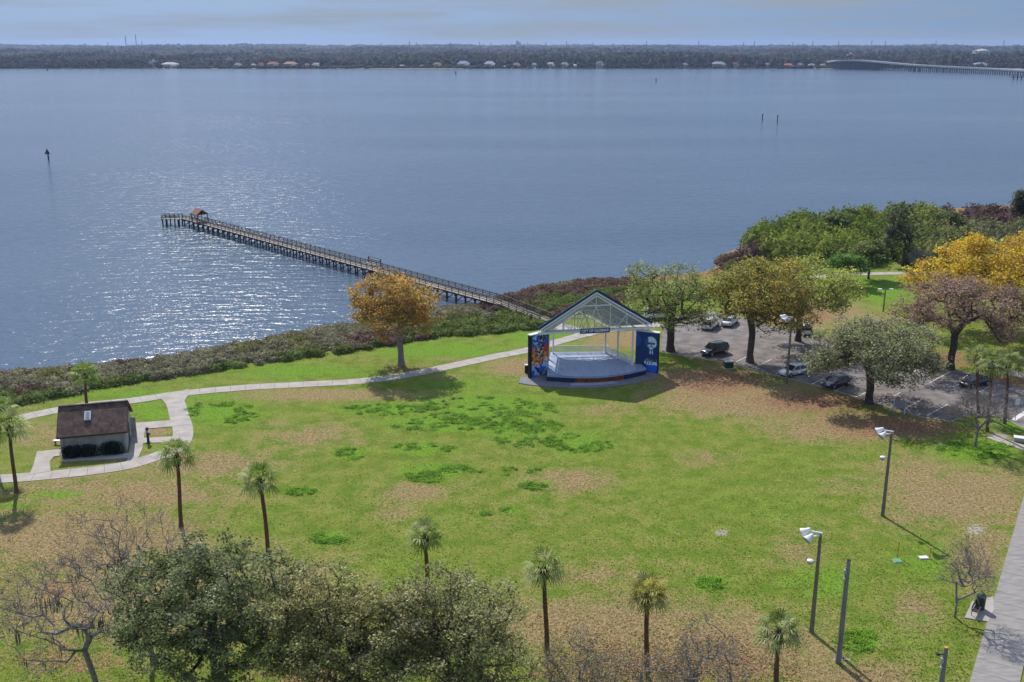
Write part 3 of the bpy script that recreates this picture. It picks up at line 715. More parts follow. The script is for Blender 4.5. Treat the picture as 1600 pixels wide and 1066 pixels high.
# short grass tufts and dry blades all over the lawn, coloured like the cover they grow in
kt = 90000
tpx = rng.uniform(-60, 1660, kt); tpy = 560+520*rng.random(kt)**0.85
u_ = (tpx-800)/F; v_ = (tpy-533)/F; t_ = H/(SP+v_*CP); tX = u_*t_; tY = (CP-v_*SP)*t_
okk = (tY < shoreY(tX)-9) & ~inpoly(tX, tY, [tuple(P(*q))[:2] for q in LOT]) & ~inpoly(tX, tY, [tuple(P(*q))[:2] for q in ((820, 520), (1040, 520), (1035, 600), (820, 600))])
okk &= ~inpoly(tX, tY, [tuple(P(*q))[:2] for q in ((40, 650), (300, 605), (305, 700), (200, 740), (-10, 760), (-10, 735))]) & ~((tpx > 1600-(tpy-775)*85/291-4) & (tpy > 660))
tX, tY, tpx, tpy = tX[okk], tY[okk], tpx[okk], tpy[okk]
def msk(lst, x, y):
    o_ = np.zeros(len(x))
    for cx, cy, rx, ry, a in lst: o_ = np.maximum(o_, a*np.exp(-(((x-cx)/rx)**2+((y-cy)/ry)**2)*.9))
    return o_
bm = np.clip(msk(BROWN, tpx, tpy)*1.2+.25*(vnoise(tX, tY, 3, 21)-.3), 0, 1)[:, None]; gm_ = msk(GREEN, tpx, tpy)[:, None]; lm = msk(LITTER, tpx, tpy)
rr_ = rng.random((len(tX), 1))
tc_ = np.where(rr_ < bm*.6+.06, np.array([[.33, .26, .12]]), np.array([[.14, .19, .03]])); tc_ = np.where((rr_ > .5) & (gm_ > .5), np.array([[.10, .21, .02]]), tc_); tc_ = tc_*rng.uniform(.55, 1.2, (len(tX), 1))
onpath = np.zeros(len(tX), bool)
for pl in PATHPTS:
    for i in range(0, len(pl), 4): onpath |= ((tX-pl[i].x)**2+(tY-pl[i].y)**2) < 2.2
tX, tY, tc_, lm = tX[~onpath], tY[~onpath], tc_[~onpath], lm[~onpath]
V, Fq = quads(rng, np.stack([tX, tY, np.full(len(tX), .012)], 1), 0.075, up=2.2, aspect=.45)
tag(npmesh('grass_tufts', V, Fq, M['brush'], colors=np.repeat(tc_, 4, 0)), 'short green and dry grass tufts over the lawn', None, None, 'stuff')
kl = 26000; lx = rng.uniform(1000, 1600, kl); ly = rng.uniform(500, 720, kl); extra = rng.uniform(0, 1, (9000, 2)); lx = np.concatenate([lx, 850+400*extra[:, 0]]); ly = np.concatenate([ly, 980+90*extra[:, 1]])
keep = rng.random(len(lx)) < msk(LITTER, lx, ly)
lx, ly = lx[keep], ly[keep]; u_ = (lx-800)/F; v_ = (ly-533)/F; t_ = H/(SP+v_*CP)
V, Fq = quads(rng, np.stack([u_*t_, (CP-v_*SP)*t_, np.full(len(lx), .05)], 1), 0.085, up=2.5, aspect=.6)
lc = np.array([(.40, .22, .11), (.30, .17, .09), (.46, .30, .17), (.22, .12, .07)])[rng.integers(0, 4, len(lx))]
tag(npmesh('fallen_leaves', V, Fq, M['brush'], colors=np.repeat(lc, 4, 0)), 'reddish brown fallen leaves scattered under the trees', None, None, 'stuff')

# ------------------------------------------------------------------ trees in the park
ORANGE = [(0.38, 0.20, 0.03), (0.30, 0.19, 0.045), (0.24, 0.20, 0.06), (0.42, 0.26, 0.06)]
tree('cypress_tree', 11, (627, 571), 431, 617, 63, 'round orange brown cypress standing alone beside the path near the pier', 'tree', ORANGE, nb=14, natt=420, leaves=52, lsize=0.15, sig=0.42, bark='bark_pale', clear=0.26, brf=0.5, fork=0.6, rmax=0.42)
tree('oak_tree', 12, (1047, 549), 414, 1036, 66, 'sparse olive leaved tree with open dark limbs just right of the stage', 'tree', [(0.19, 0.22, 0.05), (0.14, 0.165, 0.05), (0.24, 0.26, 0.06), (0.20, 0.19, 0.09)], nb=14, natt=430, leaves=30, lsize=0.15, sig=0.55, bark='bark_dark', clear=0.16, rmax=0.55, fork=0.75, rtip=0.024, depthf=1.1)
tree('maple_tree', 13, (1172, 566), 409, 1184, 80, 'broad tree with orange tinged green crown between the dark car and white sedan', 'tree', [(0.30, 0.20, 0.03), (0.20, 0.20, 0.04), (0.15, 0.18, 0.035), (0.33, 0.19, 0.03), (0.18, 0.20, 0.045), (0.22, 0.22, 0.05)], nb=15, natt=520, leaves=42, lsize=0.17, sig=0.55, bark='bark', clear=0.22, zmin=3.0, rmax=0.48)
tree('oak_tree', 14, (1247, 533), 407, 1262, 76, 'yellow green tree behind the tall lamp post, forked dark trunk', 'tree', [(0.25, 0.29, 0.055), (0.20, 0.24, 0.05), (0.29, 0.28, 0.07)], nb=13, natt=360, leaves=38, lsize=0.17, sig=0.5, bark='bark_dark', clear=0.3, rmax=0.45)
tree('live_oak', 15, (1357, 630), 502, 1362, 102, 'low spreading grey green live oak in front of the parking spaces', 'tree', [(0.17, 0.185, 0.085), (0.23, 0.235, 0.145), (0.14, 0.155, 0.065), (0.19, 0.18, 0.10)], nb=16, natt=520, leaves=46, lsize=0.15, sig=0.55, bark='bark_dark', clear=0.15, zmin=1.6, rmax=0.5, fork=0.35)
tree('budding_tree', 16, (1485, 577), 432, 1500, 103, 'wide tree with mauve brown budding crown at the far side of the parking', 'tree', [(0.25, 0.16, 0.12), (0.20, 0.14, 0.11), (0.29, 0.19, 0.14), (0.13, 0.105, 0.06)], nb=16, natt=520, leaves=44, lsize=0.14, sig=0.5, bark='bark_dark', clear=0.26, rmax=0.5)
tree('oak_tree', 17, (1562, 518), 373, 1562, 133, 'large golden yellow domed tree at the right edge', 'tree', [(0.50, 0.31, 0.02), (0.42, 0.26, 0.025), (0.56, 0.35, 0.03), (0.30, 0.22, 0.04)], nb=18, natt=620, leaves=55, lsize=0.2, sig=0.6, bark='bark', clear=0.2, rmax=0.5, palmix=0.15)
tree('small_tree', 18, (1318, 446), 398, 1322, 28, 'small bright green round topped tree on the far lawn, left of the pair', 'tree', [(0.085, 0.17, 0.025), (0.11, 0.19, 0.04)], nb=9, natt=110, leaves=60, lsize=0.2, sig=0.45, clear=0.35, rmax=0.18, bark='bark_dark')
tree('small_tree', 19, (1357, 436), 378, 1357, 26, 'small olive green tree on the far lawn, right of the pair', 'tree', [(0.12, 0.145, 0.035), (0.15, 0.17, 0.05)], nb=9, natt=120, leaves=60, lsize=0.2, sig=0.45, clear=0.3, rmax=0.2, bark='bark_dark')
tree('pine_tree', 20, (1410, 416), 324, 1398, 20, 'tall thin dark pine rising from the mangroves', 'tree', [(0.05, 0.06, 0.032), (0.07, 0.075, 0.04)], nb=14, natt=150, leaves=22, lsize=0.2, sig=0.5, clear=0.14, brf=0.4, rmax=0.3, bark='bark_dark', zf=1.6)
tree('bare_shrub', 21, (1435, 424), 392, 1435, 17, 'pale grey leafless shrub at the mangrove edge', 'shrub', [(0.2, 0.18, 0.17)], nb=8, natt=260, leaves=4, twigs=6, lsize=0.09, sig=0.2, clear=0.15, rtip=0.02, rmax=0.1, bark='bark_pale')
tree('pine_tree', 22, (1596, 352), 300, 1594, 12, 'dark tree standing above the mangroves at the right edge', 'tree', [(0.05, 0.07, 0.035), (0.06, 0.08, 0.03)], nb=10, natt=130, leaves=44, lsize=0.28, sig=0.6, clear=0.1, rmax=0.25, bark='bark_dark', zf=1.3)
for i, (bx, by, tp, hw_) in enumerate([(1405, 360, 321, 16), (1300, 372, 337, 20), (1478, 366, 334, 17)]):
    tree('mangrove_tree', 30+i, (bx, by), tp, bx, hw_, ['round mangrove crown topping the thicket behind the thin pine', 'tall green mangrove crown left of the thin pine', 'small dull mangrove crown right of the thin pine'][i], 'tree', [(0.075, 0.105, 0.028), (0.10, 0.125, 0.04)], nb=9, natt=110, leaves=60, lsize=0.3, sig=0.6, clear=0.3, rmax=0.2, bark='bark_dark')

# foreground
OAK = [(0.12, 0.145, 0.045), (0.16, 0.18, 0.07), (0.09, 0.11, 0.03), (0.25, 0.26, 0.15)]
tree('live_oak', 40, (345, 1120), 862, 348, 150, 'dark dense live oak at the bottom left, beside the bare trees', 'tree', OAK, nb=16, natt=640, leaves=74, lsize=0.10, sig=0.29, bark='bark_dark', clear=0.2, rmax=0.45, depthf=0.9, brf=0.42)
tree('live_oak', 41, (555, 1150), 905, 548, 118, 'olive green live oak at the bottom around the lamp', 'tree', [(0.20, 0.21, 0.075), (0.16, 0.17, 0.06), (0.27, 0.255, 0.13), (0.27, 0.24, 0.09)], nb=15, natt=520, leaves=64, lsize=0.10, sig=0.31, bark='bark_dark', clear=0.2, rmax=0.42, depthf=0.9)
tree('live_oak', 42, (712, 1150), 908, 708, 116, 'olive green live oak at the bottom centre below the short palm', 'tree', [(0.21, 0.215, 0.08), (0.16, 0.17, 0.065), (0.27, 0.255, 0.13)], nb=15, natt=470, leaves=60, lsize=0.10, sig=0.31, bark='bark_dark', clear=0.2, rmax=0.42, depthf=0.9)
RUST = [(0.20, 0.17, 0.10), (0.18, 0.16, 0.11), (0.24, 0.16, 0.06), (0.17, 0.17, 0.07)]
tree('sparse_tree', 43, (905, 1140), 1000, 900, 62, 'half bare brown leaved tree left of the yellowish palm', 'tree', RUST, nb=12, natt=230, leaves=12, twigs=3, lsize=0.08, sig=0.34, bark='bark_pale', clear=0.15, rtip=0.013, rmax=0.2)
tree('sparse_tree', 44, (1010, 1145), 1028, 1010, 58, 'half bare rusty leaved tree under the yellowish palm', 'tree', RUST, nb=12, natt=210, leaves=12, twigs=3, lsize=0.08, sig=0.34, bark='bark_pale', clear=0.15, rtip=0.013, rmax=0.2)
tree('sparse_tree', 45, (1095, 1135), 985, 1095, 60, 'mostly bare twiggy tree between the yellowish palm and the rightmost palm', 'tree', RUST, nb=12, natt=230, leaves=6, twigs=4, lsize=0.085, sig=0.34, bark='bark_pale', clear=0.15, rtip=0.014, rmax=0.2)
tree('bare_tree', 46, (165, 1105), 895, 105, 112, 'leafless grey tree with hanging moss in the bottom left corner', 'tree', RUST, nb=13, natt=420, leaves=0, twigs=5, hpen=2.2, bark='bark_pale', clear=0.36, rtip=0.010, rmax=0.19, moss=45, fork=0.35, lean=(-0.9, 0), jit=0.07)
tree('bare_tree', 47, (240, 1035), 805, 208, 88, 'leafless grey tree with moss clumps behind the dark oak', 'tree', RUST, nb=12, natt=360, leaves=0, twigs=5, hpen=2.2, bark='bark_pale', clear=0.36, rtip=0.010, rmax=0.18, moss=40, fork=0.35, lean=(-0.6, 0.3), jit=0.07)
tree('bare_tree', 48, (1524, 698), 612, 1523, 40, 'small vase shaped leafless tree by the end of the parking lot', 'tree', RUST, nb=10, natt=420, leaves=0, twigs=6, bark='bark_pale', clear=0.3, rtip=0.011, rmax=0.15, fork=0.15, hpen=3.0, jit=0.04)
tree('bare_tree', 49, (1492, 965), 850, 1502, 34, 'small leafless multi stemmed tree beside the green litter bin', 'tree', RUST, nb=10, natt=240, leaves=0, twigs=4, bark='bark_pale', clear=0.2, rtip=0.009, rmax=0.09, hpen=3.0, fork=0.12, zf=1.3, jit=0.04, brf=0.5)

# ------------------------------------------------------------------ palms
def palm(seed, base, crown, label, hw=34, pal=None, boot=True):
    rng = np.random.default_rng(seed)
    b = P(*base); h = hgt(b, crown[1])
    mpp = (b.y*CP+(H-h)*SP)/F; R = 1.16*hw*mpp
    cxw = b.x+(crown[0]-proj(b.x, b.y, h)[0])*mpp
    t = thing('palm_tree', b, label, 'palm', 'sabal palms on the lawn')
    mb = MB(); pts = []; rr = []
    for k in range(14):
        f = k/13; bend = math.sin(f*1.57)
        pts.append((b.x+(cxw-b.x)*f+0.05*math.sin(f*5+seed), b.y+0.05*math.cos(f*4+seed), h*0.93*f-0.1*(k == 0))); rr.append(0.2-0.05*f+0.05*(k == 0)+rng.uniform(-.008, .008))
    mb.tube(pts, rr, 10); obj('trunk', mb, M['palm_trunk'], t, smooth=True)
    top = Vector(pts[-1])
    mb = MB(); mb.lathe([(0.15, -1.0), (0.26, -0.8), (0.34, -0.45), (0.31, -0.1), (0.18, 0.25), (0.05, 0.4)], 10, top)
    for k in range(26):
        a = rng.uniform(0, 6.28); z = rng.uniform(-0.9, 0.0); d = Vector((math.cos(a), math.sin(a), 0))
        mb.bar(top+d*0.24+Vector((0, 0, z)), top+d*0.46+Vector((0, 0, z+0.28)), 0.09, 0.03)
    obj('boots', mb, M['palm_boot'], t)
    pal = np.array(pal or [(0.20, 0.29, 0.05), (0.26, 0.34, 0.08), (0.40, 0.44, 0.19)])
    V, Fc, Cc = [], [], []
    nf = 31; c0 = np.array(top)+np.array([0, 0, 0.15])
    for k in range(nf):
        a = k*2.399963+rng.uniform(-.2, .2); el = math.radians(82-112*((k+.5)/nf)**0.9+rng.uniform(-8, 8))
        d = np.array([math.cos(a)*math.cos(el), math.sin(a)*math.cos(el), math.sin(el)])
        pl = R*rng.uniform(0.45, 0.6); side = np.array([-math.sin(a), math.cos(a), 0.]); up = np.cross(d, side); up = -up if up[2] < 0 else up
        hub = c0+d*pl+np.array([0, 0, -0.08*pl])
        col = pal[rng.integers(len(pal))]*rng.uniform(.8, 1.2)
        if el < -0.6: col = col*0.4+np.array([0.12, 0.085, 0.04])*0.8
        o = len(V); s = side*0.02                                    # petiole
        V += [c0-s, c0+s, hub+s, hub-s]; Fc.append((o, o+1, o+2, o+3)); Cc += [col]*4
        nl = 13; ll = R*rng.uniform(0.45, 0.62)
        for j in range(nl):
            ph = math.radians(-118+236*j/(nl-1)+rng.uniform(-4, 4))
            q = d*math.cos(ph)+side*math.sin(ph)
            L1 = ll*(0.75+0.25*math.cos(ph)); droop = 0.10+0.12*abs(math.sin(ph))+0.15*max(0, math.cos(el))
            m1 = hub+q*L1*0.55-up*0.03*L1; m2 = hub+q*L1-np.array([0, 0, 1])*L1*droop*1.6
            wv = np.cross(q, up); wv /= np.linalg.norm(wv); wv = wv*L1*0.055
            o = len(V); V += [hub-wv*.4, hub+wv*.4, m1+wv, m1-wv, m2+wv*.12, m2-wv*.12]
            Fc += [(o, o+1, o+2, o+3), (o+3, o+2, o+4, o+5)]; cc = col*rng.uniform(.75, 1.3); Cc += [cc]*6
    npmesh('fronds', np.array(V), np.array(Fc), M['palmleaf'], t, colors=np.array(Cc))
    return t
palm(1, (25, 770), (14, 662), 'leftmost palm tree, standing by the path left of the brown roofed building', 30)
palm(2, (-6, 735), (2, 636), 'palm crown cut by the left edge behind the leftmost trunk', 22)
palm(3, (137, 640), (131, 583), 'palm behind the brown roofed building against the shore brush', 23)
palm(4, (284, 822), (275, 706), 'tall palm between the brown roofed building and the bare trees', 30)
palm(5, (421, 878), (406, 742), 'tall palm rising behind the dark bottom left oak', 31)
palm(6, (668, 940), (665, 832), 'short looking palm whose trunk is hidden by the oaks below it', 29)
palm(7, (854, 1020), (851, 880), 'dark green palm at the bottom centre with a full round crown', 34)
palm(8, (1010, 1060), (1012, 922), 'yellowish palm at the bottom right of centre', 34, [(0.26, 0.26, 0.05), (0.36, 0.33, 0.08), (0.28, 0.29, 0.11)])
palm(9, (1213, 1100), (1216, 982), 'palm lowest in the picture beside the short lamp pole', 37, [(0.20, 0.26, 0.06), (0.27, 0.32, 0.11), (0.38, 0.42, 0.2)])
PL = [(0.20, 0.26, 0.07), (0.27, 0.32, 0.12)]
palm(10, (1529, 645), (1527, 552), 'left palm of three beside the parking lot', 22, PL)
palm(11, (1543, 674), (1551, 560), 'middle palm of three beside the parking lot', 24, PL)
palm(12, (1570, 662), (1577, 562), 'right palm of three beside the parking lot', 25, PL)

# ------------------------------------------------------------------ bandstand pavilion
def build_pavilion():
    t = thing('bandstand', (11.3, 134.8, 0), 'white steel bandstand with navy gabled roof and blue stage on the lawn', 'bandstand')
    FL = Vector((3.54, 133.3, 6.8)); FA = Vector((11.45, 134.9, 11.75)); FR = Vector((19.3, 136.4, 6.8))
    RL = Vector((5.4, 142.6, 4.7)); RR = Vector((14.2, 143.4, 4.7)); RA = Vector((9.75, 143.9, 7.1))
    nrm = Vector((0.19, -0.98, 0))
    # roof skins, thin solid panels
    mb = MB()
    for a, b, c, d in ((FL, FA, RA, RL), (FA, FR, RR, RA)):
        o = [a, b, c, d]; u = Vector((0, 0, 0.14)); mb.add([q+u*0.6 for q in o]+[q+u*1.6 for q in o], [(3, 2, 1, 0), (4, 5, 6, 7), (0, 1, 5, 4), (1, 2, 6, 5), (2, 3, 7, 6), (3, 0, 4, 7)])
    obj('roof', mb, M['navy'], t)
    mb = MB()
    for a, b, c, d in ((FL, FA, RA, RL), (FA, FR, RR, RA)):
        o = [a, b, c, d]; u = Vector((0, 0, 0.03)); mb.add([q+u for q in o]+[q+u*1.8 for q in o], [(3, 2, 1, 0), (4, 5, 6, 7), (0, 1, 5, 4), (1, 2, 6, 5), (2, 3, 7, 6), (3, 0, 4, 7)])
    obj('ceiling', mb, M['ceil'], t)
    mb = MB()
    for a, b, c, d in ((FL, FA, RA, RL), (FR, FA, RA, RR)):
        nn = 15
        for k in range(nn):
            f = (k+.5)/nn; p = a.lerp(b, f); q = d.lerp(c, f); p = p+(q-p)*0.01
            mb.bar(p-Vector((0, 0, .04)), q-Vector((0, 0, .04)), 0.16, 0.14)
    obj('purlins', mb, M['soffit'], t)
    # front rake trim
    for a, b in ((FL, FA), (FA, FR)):
        mb = MB(); mb.bar(a+nrm*0.12+Vector((0, 0, .27)), b+nrm*0.12+Vector((0, 0, .27)), 0.10, 0.34); obj('roof_edge', mb, M['navy'], t)
        mb = MB(); mb.bar(a+nrm*0.13-Vector((0, 0, .06)), b+nrm*0.13-Vector((0, 0, .02)), 0.12, 0.20); obj('fascia', mb, M['white'], t)
    # trusses: front, second, rear
    def truss(L_, A_, R_, name):
        mb = MB(); n_ = (R_-L_); n_.z = 0
        dn = Vector((0, 0, -.45))
        L_, A_, R_ = L_+dn, A_+dn, R_+dn
        mb.bar(L_, R_, .16, .26)
        mb.bar(L_, A_, .14, .18); mb.bar(A_, R_, .14, .18)
        mid = (L_+R_)/2; tot = A_.z-mid.z
        def up(f): # point on the rafter above chord fraction f
            g_ = 1-abs(f-.5)*2; return L_.lerp(R_, f)+Vector((0, 0, tot*g_))
        for f in (0.22, 0.37, .5, .63, .78):
            hi_ = up(f)
            if f == .5: lo_ = L_.lerp(R_, .5)+Vector((0, 0, tot*.70))
            else: lo_ = L_.lerp(R_, f)
            mb.bar(lo_, hi_, .09, .09)
        mb.bar(up(.36)+Vector((0, 0, 0)), up(.64), .12, .14)                    # collar
        c = L_.lerp(R_, .5)+Vector((0, 0, tot*.70))
        mb.bar(c, L_.lerp(R_, .42), .09, .09); mb.bar(c, L_.lerp(R_, .58), .09, .09)
        mb.bar(up(.22), L_.lerp(R_, .33), .08, .08); mb.bar(up(.78), L_.lerp(R_, .67), .08, .08)
        obj(name, mb, M['white'], t)
    truss(FL+(FR-FL)*.01, FA, FR-(FR-FL)*.01, 'front_truss')
    for s in (0.35, 0.68):
        a, b, c = FL.lerp(RL, s), FA.lerp(RA, s), FR.lerp(RR, s)
        truss(a, b, c, 'truss')
    truss(RL, RA, RR, 'rear_truss')
    # eave beams
    for a, b in ((FL, RL), (FR, RR)):
        mb = MB(); mb.bar(a-Vector((0, 0, .4)), b-Vector((0, 0, .4)), .16, .3); obj('eave_beam', mb, M['white'], t)
    mb = MB(); mb.bar(FA-Vector((0, 0, .2)), RA-Vector((0, 0, .2)), .14, .26); obj('ridge_beam', mb, M['white'], t)
    # posts
    z1 = 1.0
    for p, zt in (((5.95, 141.8), 4.5), ((13.5, 142.1), 4.6), ((15.0, 139.2), 5.3), ((16.75, 136.2), 6.4), ((5.2, 138.9), 5.5), ((4.2, 135.3), 6.2), ((4.75, 137.1), 5.8), ((18.9, 137.2), 6.2), ((18.1, 138.4), 5.9)):
        mb = MB(); mb.box((p[0], p[1], (zt+0.1)/2), (.2, .2, zt-.1), 0.19); mb.box((p[0], p[1], 1.06), (.42, .42, .06), .19); obj('post', mb, M['white'], t)
    # stage slab: polygon with bowed front
    rear = [(5.6, 142.3), (13.9, 142.6)]
    right = [(18.2, 136.2), (18.6, 134.9)]
    lip = []
    A0, B0 = Vector((4.75, 131.9, 0)), Vector((18.5, 134.7, 0))
    for k in range(13):
        f = k/12; q = B0.lerp(A0, f); lip.append(tuple((q+nrm*2.0*math.sin(math.pi*f))[:2]))
    pts = rear+right[:1]+lip+[(4.95, 135.5)]
    mb = MB(); mb.prism(pts, 0.72, 1.0); obj('stage_floor', mb, M['stage'], t)
    inner = [tuple((Vector((p[0], p[1], 0))+(Vector((11.3, 137, 0))-Vector((p[0], p[1], 0))).normalized()*0.18)[:2]) for p in pts]
    mb = MB(); mb.prism(inner, -0.1, 0.72); obj('stage_skirt', mb, M['skirt'], t)
    # navy ends of the skirt band
    for rng_ in ((0, 3), (9, 12)):
        mb = MB()
        for k in range(*rng_):
            a, b = Vector((*lip[k], .36)), Vector((*lip[k+1], .36)); mb.bar(a+nrm*-.1, b+nrm*-.1, .06, .72)
        obj('skirt_panel', mb, M['skirtblue'], t)
    # dark floor seams (long joints)
    mb = MB()
    for f in (0.0, 0.22, 0.5, 0.8):
        a = Vector((5.0-1.0*f, 141-9*f, 1.012)); b = a+Vector((2.6, -2.4, 0)); 
        mb.bar(a, b, 0.05, 0.012)
    obj('floor_seam', mb, M['navyblack'], t)
    # apron around the front
    ap = []
    for k in range(17):
        f = k/16; q = Vector((20.0, 133.9, 0)).lerp(Vector((0.9, 131.2, 0)), f); ap.append(tuple((q+nrm*3.4*math.sin(math.pi*f)**.8)[:2]))
    mb = MB(); mb.prism(ap+[(1.2, 133.6), (4, 134.5), (18.8, 137.0), (20.3, 135.0)], -.2, .075); obj('apron', mb, M['apron'], t)
    mb = MB(); q = [tuple((Vector((7.6, 131.5, 0)).lerp(Vector((14.2, 132.7, 0)), f)+nrm*(1.5+0.35*math.sin(math.pi*f)))[:2]) for f in (0, .25, .5, .75, 1)]
    q2 = [tuple((Vector((7.9, 131.4, 0)).lerp(Vector((13.4, 132.4, 0)), f)+nrm*0.3)[:2]) for f in (1, 0)]
    mb.prism(q+q2, 0.02, .082); obj('apron_pad', mb, M['apron_pale'], t)
    # rear and right railings with pickets
    def rail(a, b, hh_):
        mb = MB(); a = Vector(a); b = Vector(b); n_ = int((b-a).length/0.145)
        mb.bar(a+Vector((0, 0, hh_)), b+Vector((0, 0, hh_)), .07, .06); mb.bar(a+Vector((0, 0, .12)), b+Vector((0, 0, .12)), .05, .05)
        for k in range(n_+1):
            p = a.lerp(b, k/n_); wv = .085 if k % 12 == 0 else .045
            mb.bar(p, p+Vector((0, 0, hh_)), wv, wv)
        obj('railing', mb, M['white'], t)
    rail((5.95, 142.0, 1.0), (13.5, 142.3, 1.0), 1.1); rail((13.6, 142.2, 1.0), (15.0, 139.4, 1.0), 1.1); rail((15.1, 139.1, 1.0), (16.7, 136.5, 1.0), 1.1)
    # wing walls with murals
    def wing(outer, inner, hz, name, painter):
        o_, i_ = Vector((*outer, 0)), Vector((*inner, 0)); d = (i_-o_); ln = d.length; d.normalize()
        n_ = Vector((d.y, -d.x, 0))
        if n_.y > 0: n_ = -n_
        back = -n_
        th = 0.5
        mb = MB(); mb.prism([tuple(q[:2]) for q in (o_, i_, i_+back*th, o_+back*th)], 0, hz); wl = obj('wing_wall', mb, M['navyblack'], t)
        mb = MB(); mb.prism([tuple(q[:2]) for q in (o_-d*.08+n_*.1, i_+d*.08+n_*.1, i_+d*.08+back*(th+.1), o_-d*.08+back*(th+.1))], hz, hz+.12); obj('wall_cap', mb, M['lampwhite'], wl)
        nu, nv = 90, 170; V = []; Cc = []
        for jj in range(nv+1):
            for ii in range(nu+1):
                u_, v_ = ii/nu, jj/nv
                q = o_+d*ln*(0.03+0.94*u_)+n_*0.02; V.append((q.x, q.y, 0.12+(hz-.2)*v_)); Cc.append(painter(u_, v_))
        idx = np.arange((nu+1)*(nv+1)).reshape(nv+1, nu+1)
        Fq = np.stack([idx[:-1, :-1], idx[:-1, 1:], idx[1:, 1:], idx[1:, :-1]], -1).reshape(-1, 4)
        mo = npmesh('mural', np.array(V), Fq, M['mural'], wl, colors=np.array(Cc)); return wl
    def nz(u, v, s, sd): return float(vnoise(np.array([u*1.0]), np.array([v*1.9]), s, sd)[0])
    def paintL(u, v):
        u2 = u+0.25*(nz(u, v, .18, 3)-.5); v2 = v+0.16*(nz(u, v, .15, 4)-.5); n1 = nz(u, v, .09, 5); n2 = nz(u, v, .2, 7); n3 = nz(u, v, .05, 9)
        blue = (0.03, 0.13, 0.55); dk = (0.015, 0.02, 0.045); red = (0.72, 0.06, 0.02); org = (0.85, 0.26, 0.06); cream = (0.75, 0.62, 0.45); lb = (0.35, 0.55, 0.85); gr = (0.10, 0.13, 0.06)
        if v2 > .68: c = blue if n2 < .55 else (lb if n1 > .55 else (0.03, .11, .42))
        elif v2 > .30: c = red if n2 < .52 else (org if n1 > .45 else gr)
        else: c = blue if n1 < .45 else (lb if n2 > .5 else dk)
        if abs(u2-.62-.12*math.sin(v*9)) < .10 and v > .33 and n1 < .75: c = dk if n3 < .62 else cream      # dark figure climbing the wall
        if abs(u2-.55) < .07 and .28 < v < .62 and n3 > .45: c = cream
        if .28 < v2 < .38 and n3 > .55: c = cream
        if v < .22 and abs(abs(u-.6)-(v*1.4)) < .05: c = dk
        if v < .22 and abs(abs(u-.55)-(v*1.4+.1)) < .04: c = lb
        if u < .05: c = dk
        return c
    def paintR(u, v):
        # wall runs outer(right) -> inner(left); x grows to the right in the picture
        x = 1-u; n1 = nz(x, v, .12, 13); n2 = nz(x, v, .05, 14); n3 = nz(x, v, .3, 15)
        nvy = (0.012, 0.05, 0.17); bl = (0.012, 0.10, 0.52); br = (0.015, .16, .75); lb = (0.30, 0.48, 0.76); wh = (.70, .80, .92); gy = (.24, .24, .26)
        c = bl if (n3 > .45 and v > .62 and x < .55) else (nvy if n1 < .65 else (0.012, .045, .16))
        if .2 < v < .34: c = gy if n2 > .55 and x > .4 else nvy
        if v < .20 and x > .48: c = br
        if .18 < v < .26 and x > .4 and n2 > .4: c = wh
        if v < .2 and x < .48: c = nvy if n2 < .55 else (.07, .07, .08)
        cx_, cy_ = .70, .745; ex = (x-cx_+.02)/.27; ey = (v-cy_)/.165
        face = ex*ex+ey*ey < 1
        # shoulders, collar
        if .40 < v < .585 and abs(x-.70) < .16+(.585-v)*1.1: c = nvy
        if .50 < v < .60 and abs(x-.71) < .06: c = (.08, .17, .36)
        if .46 < v < .56 and abs(abs(x-.71)-.055) < .018+(.56-v)*.1: c = wh
        if face:
            c = lb if n2 < .5 else wh
            if v > cy_+.03: c = wh if n2 > .25 else lb
            if x < cx_-.17-.03*math.sin(v*14): c = (0.03, .11, .30)
            if abs(v-(cy_-.015)) < .022 and (abs(x-.61) < .075 or abs(x-.79) < .075): c = nvy       # glasses
            if abs(v-(cy_-.005)) < .008 and abs(x-.70) < .17: c = nvy
            if abs(x-.715) < .018 and cy_-.075 < v < cy_-.02: c = (.07, .15, .33)
            if abs(v-(cy_-.095)) < .010 and abs(x-.71) < .06: c = nvy                         # mouth
            if v < cy_-.10 and abs(x-.71) > .10: c = (.04, .10, .25)
        return c
    L0 = P(828.5, 592); L1 = P(857, 584); wing((L0.x, L0.y), (L1.x, L1.y), 6.1, 'left', paintL)
    R0 = P(1027, 584); R1 = P(992, 579); wing((R0.x, R0.y), (R1.x, R1.y), 5.8, 'right', paintR)
    # name board on the front truss
    c = FL.lerp(FR, .49)+nrm*0.32+Vector((0, 0, -.32)); ang = math.atan2((FR-FL).y, (FR-FL).x)
    mb = MB(); mb.box(c, (4.15, .12, .66), ang); sg = obj('name_board', mb, M['navy'], t)
    mb = MB(); mb.box(c+nrm*-.02, (4.3, .10, .80), ang); obj('board_frame', mb, M['white'], sg)
    cu = bpy.data.curves.new('lettering', 'FONT'); cu.body = 'CITY OF OLDSMAR'; cu.size = 0.52; cu.extrude = 0.015; cu.offset = 0.02; cu.align_x = 'CENTER'; cu.align_y = 'CENTER'
    to = bpy.data.objects.new('tmp', cu); COL.objects.link(to); bpy.context.view_layer.update()
    me = bpy.data.meshes.new_from_object(to.evaluated_get(bpy.context.evaluated_depsgraph_get())); bpy.data.objects.remove(to)
    me.materials.clear(); me.materials.append(M['gold'])
    lo = bpy.data.objects.new('lettering', me); COL.objects.link(lo); lo.parent = sg
    wd = max(v.co.x for v in me.vertices)-min(v.co.x for v in me.vertices)
    lo.location = c+nrm*0.085-t.location; lo.rotation_euler = (math.pi/2, 0, ang); lo.scale = (3.85/wd, 1.0, 1)
    return t
M['skirtblue'] = mat('skirt_dark_blue', (0.012, 0.03, 0.085), 0.6, vary=0.3)
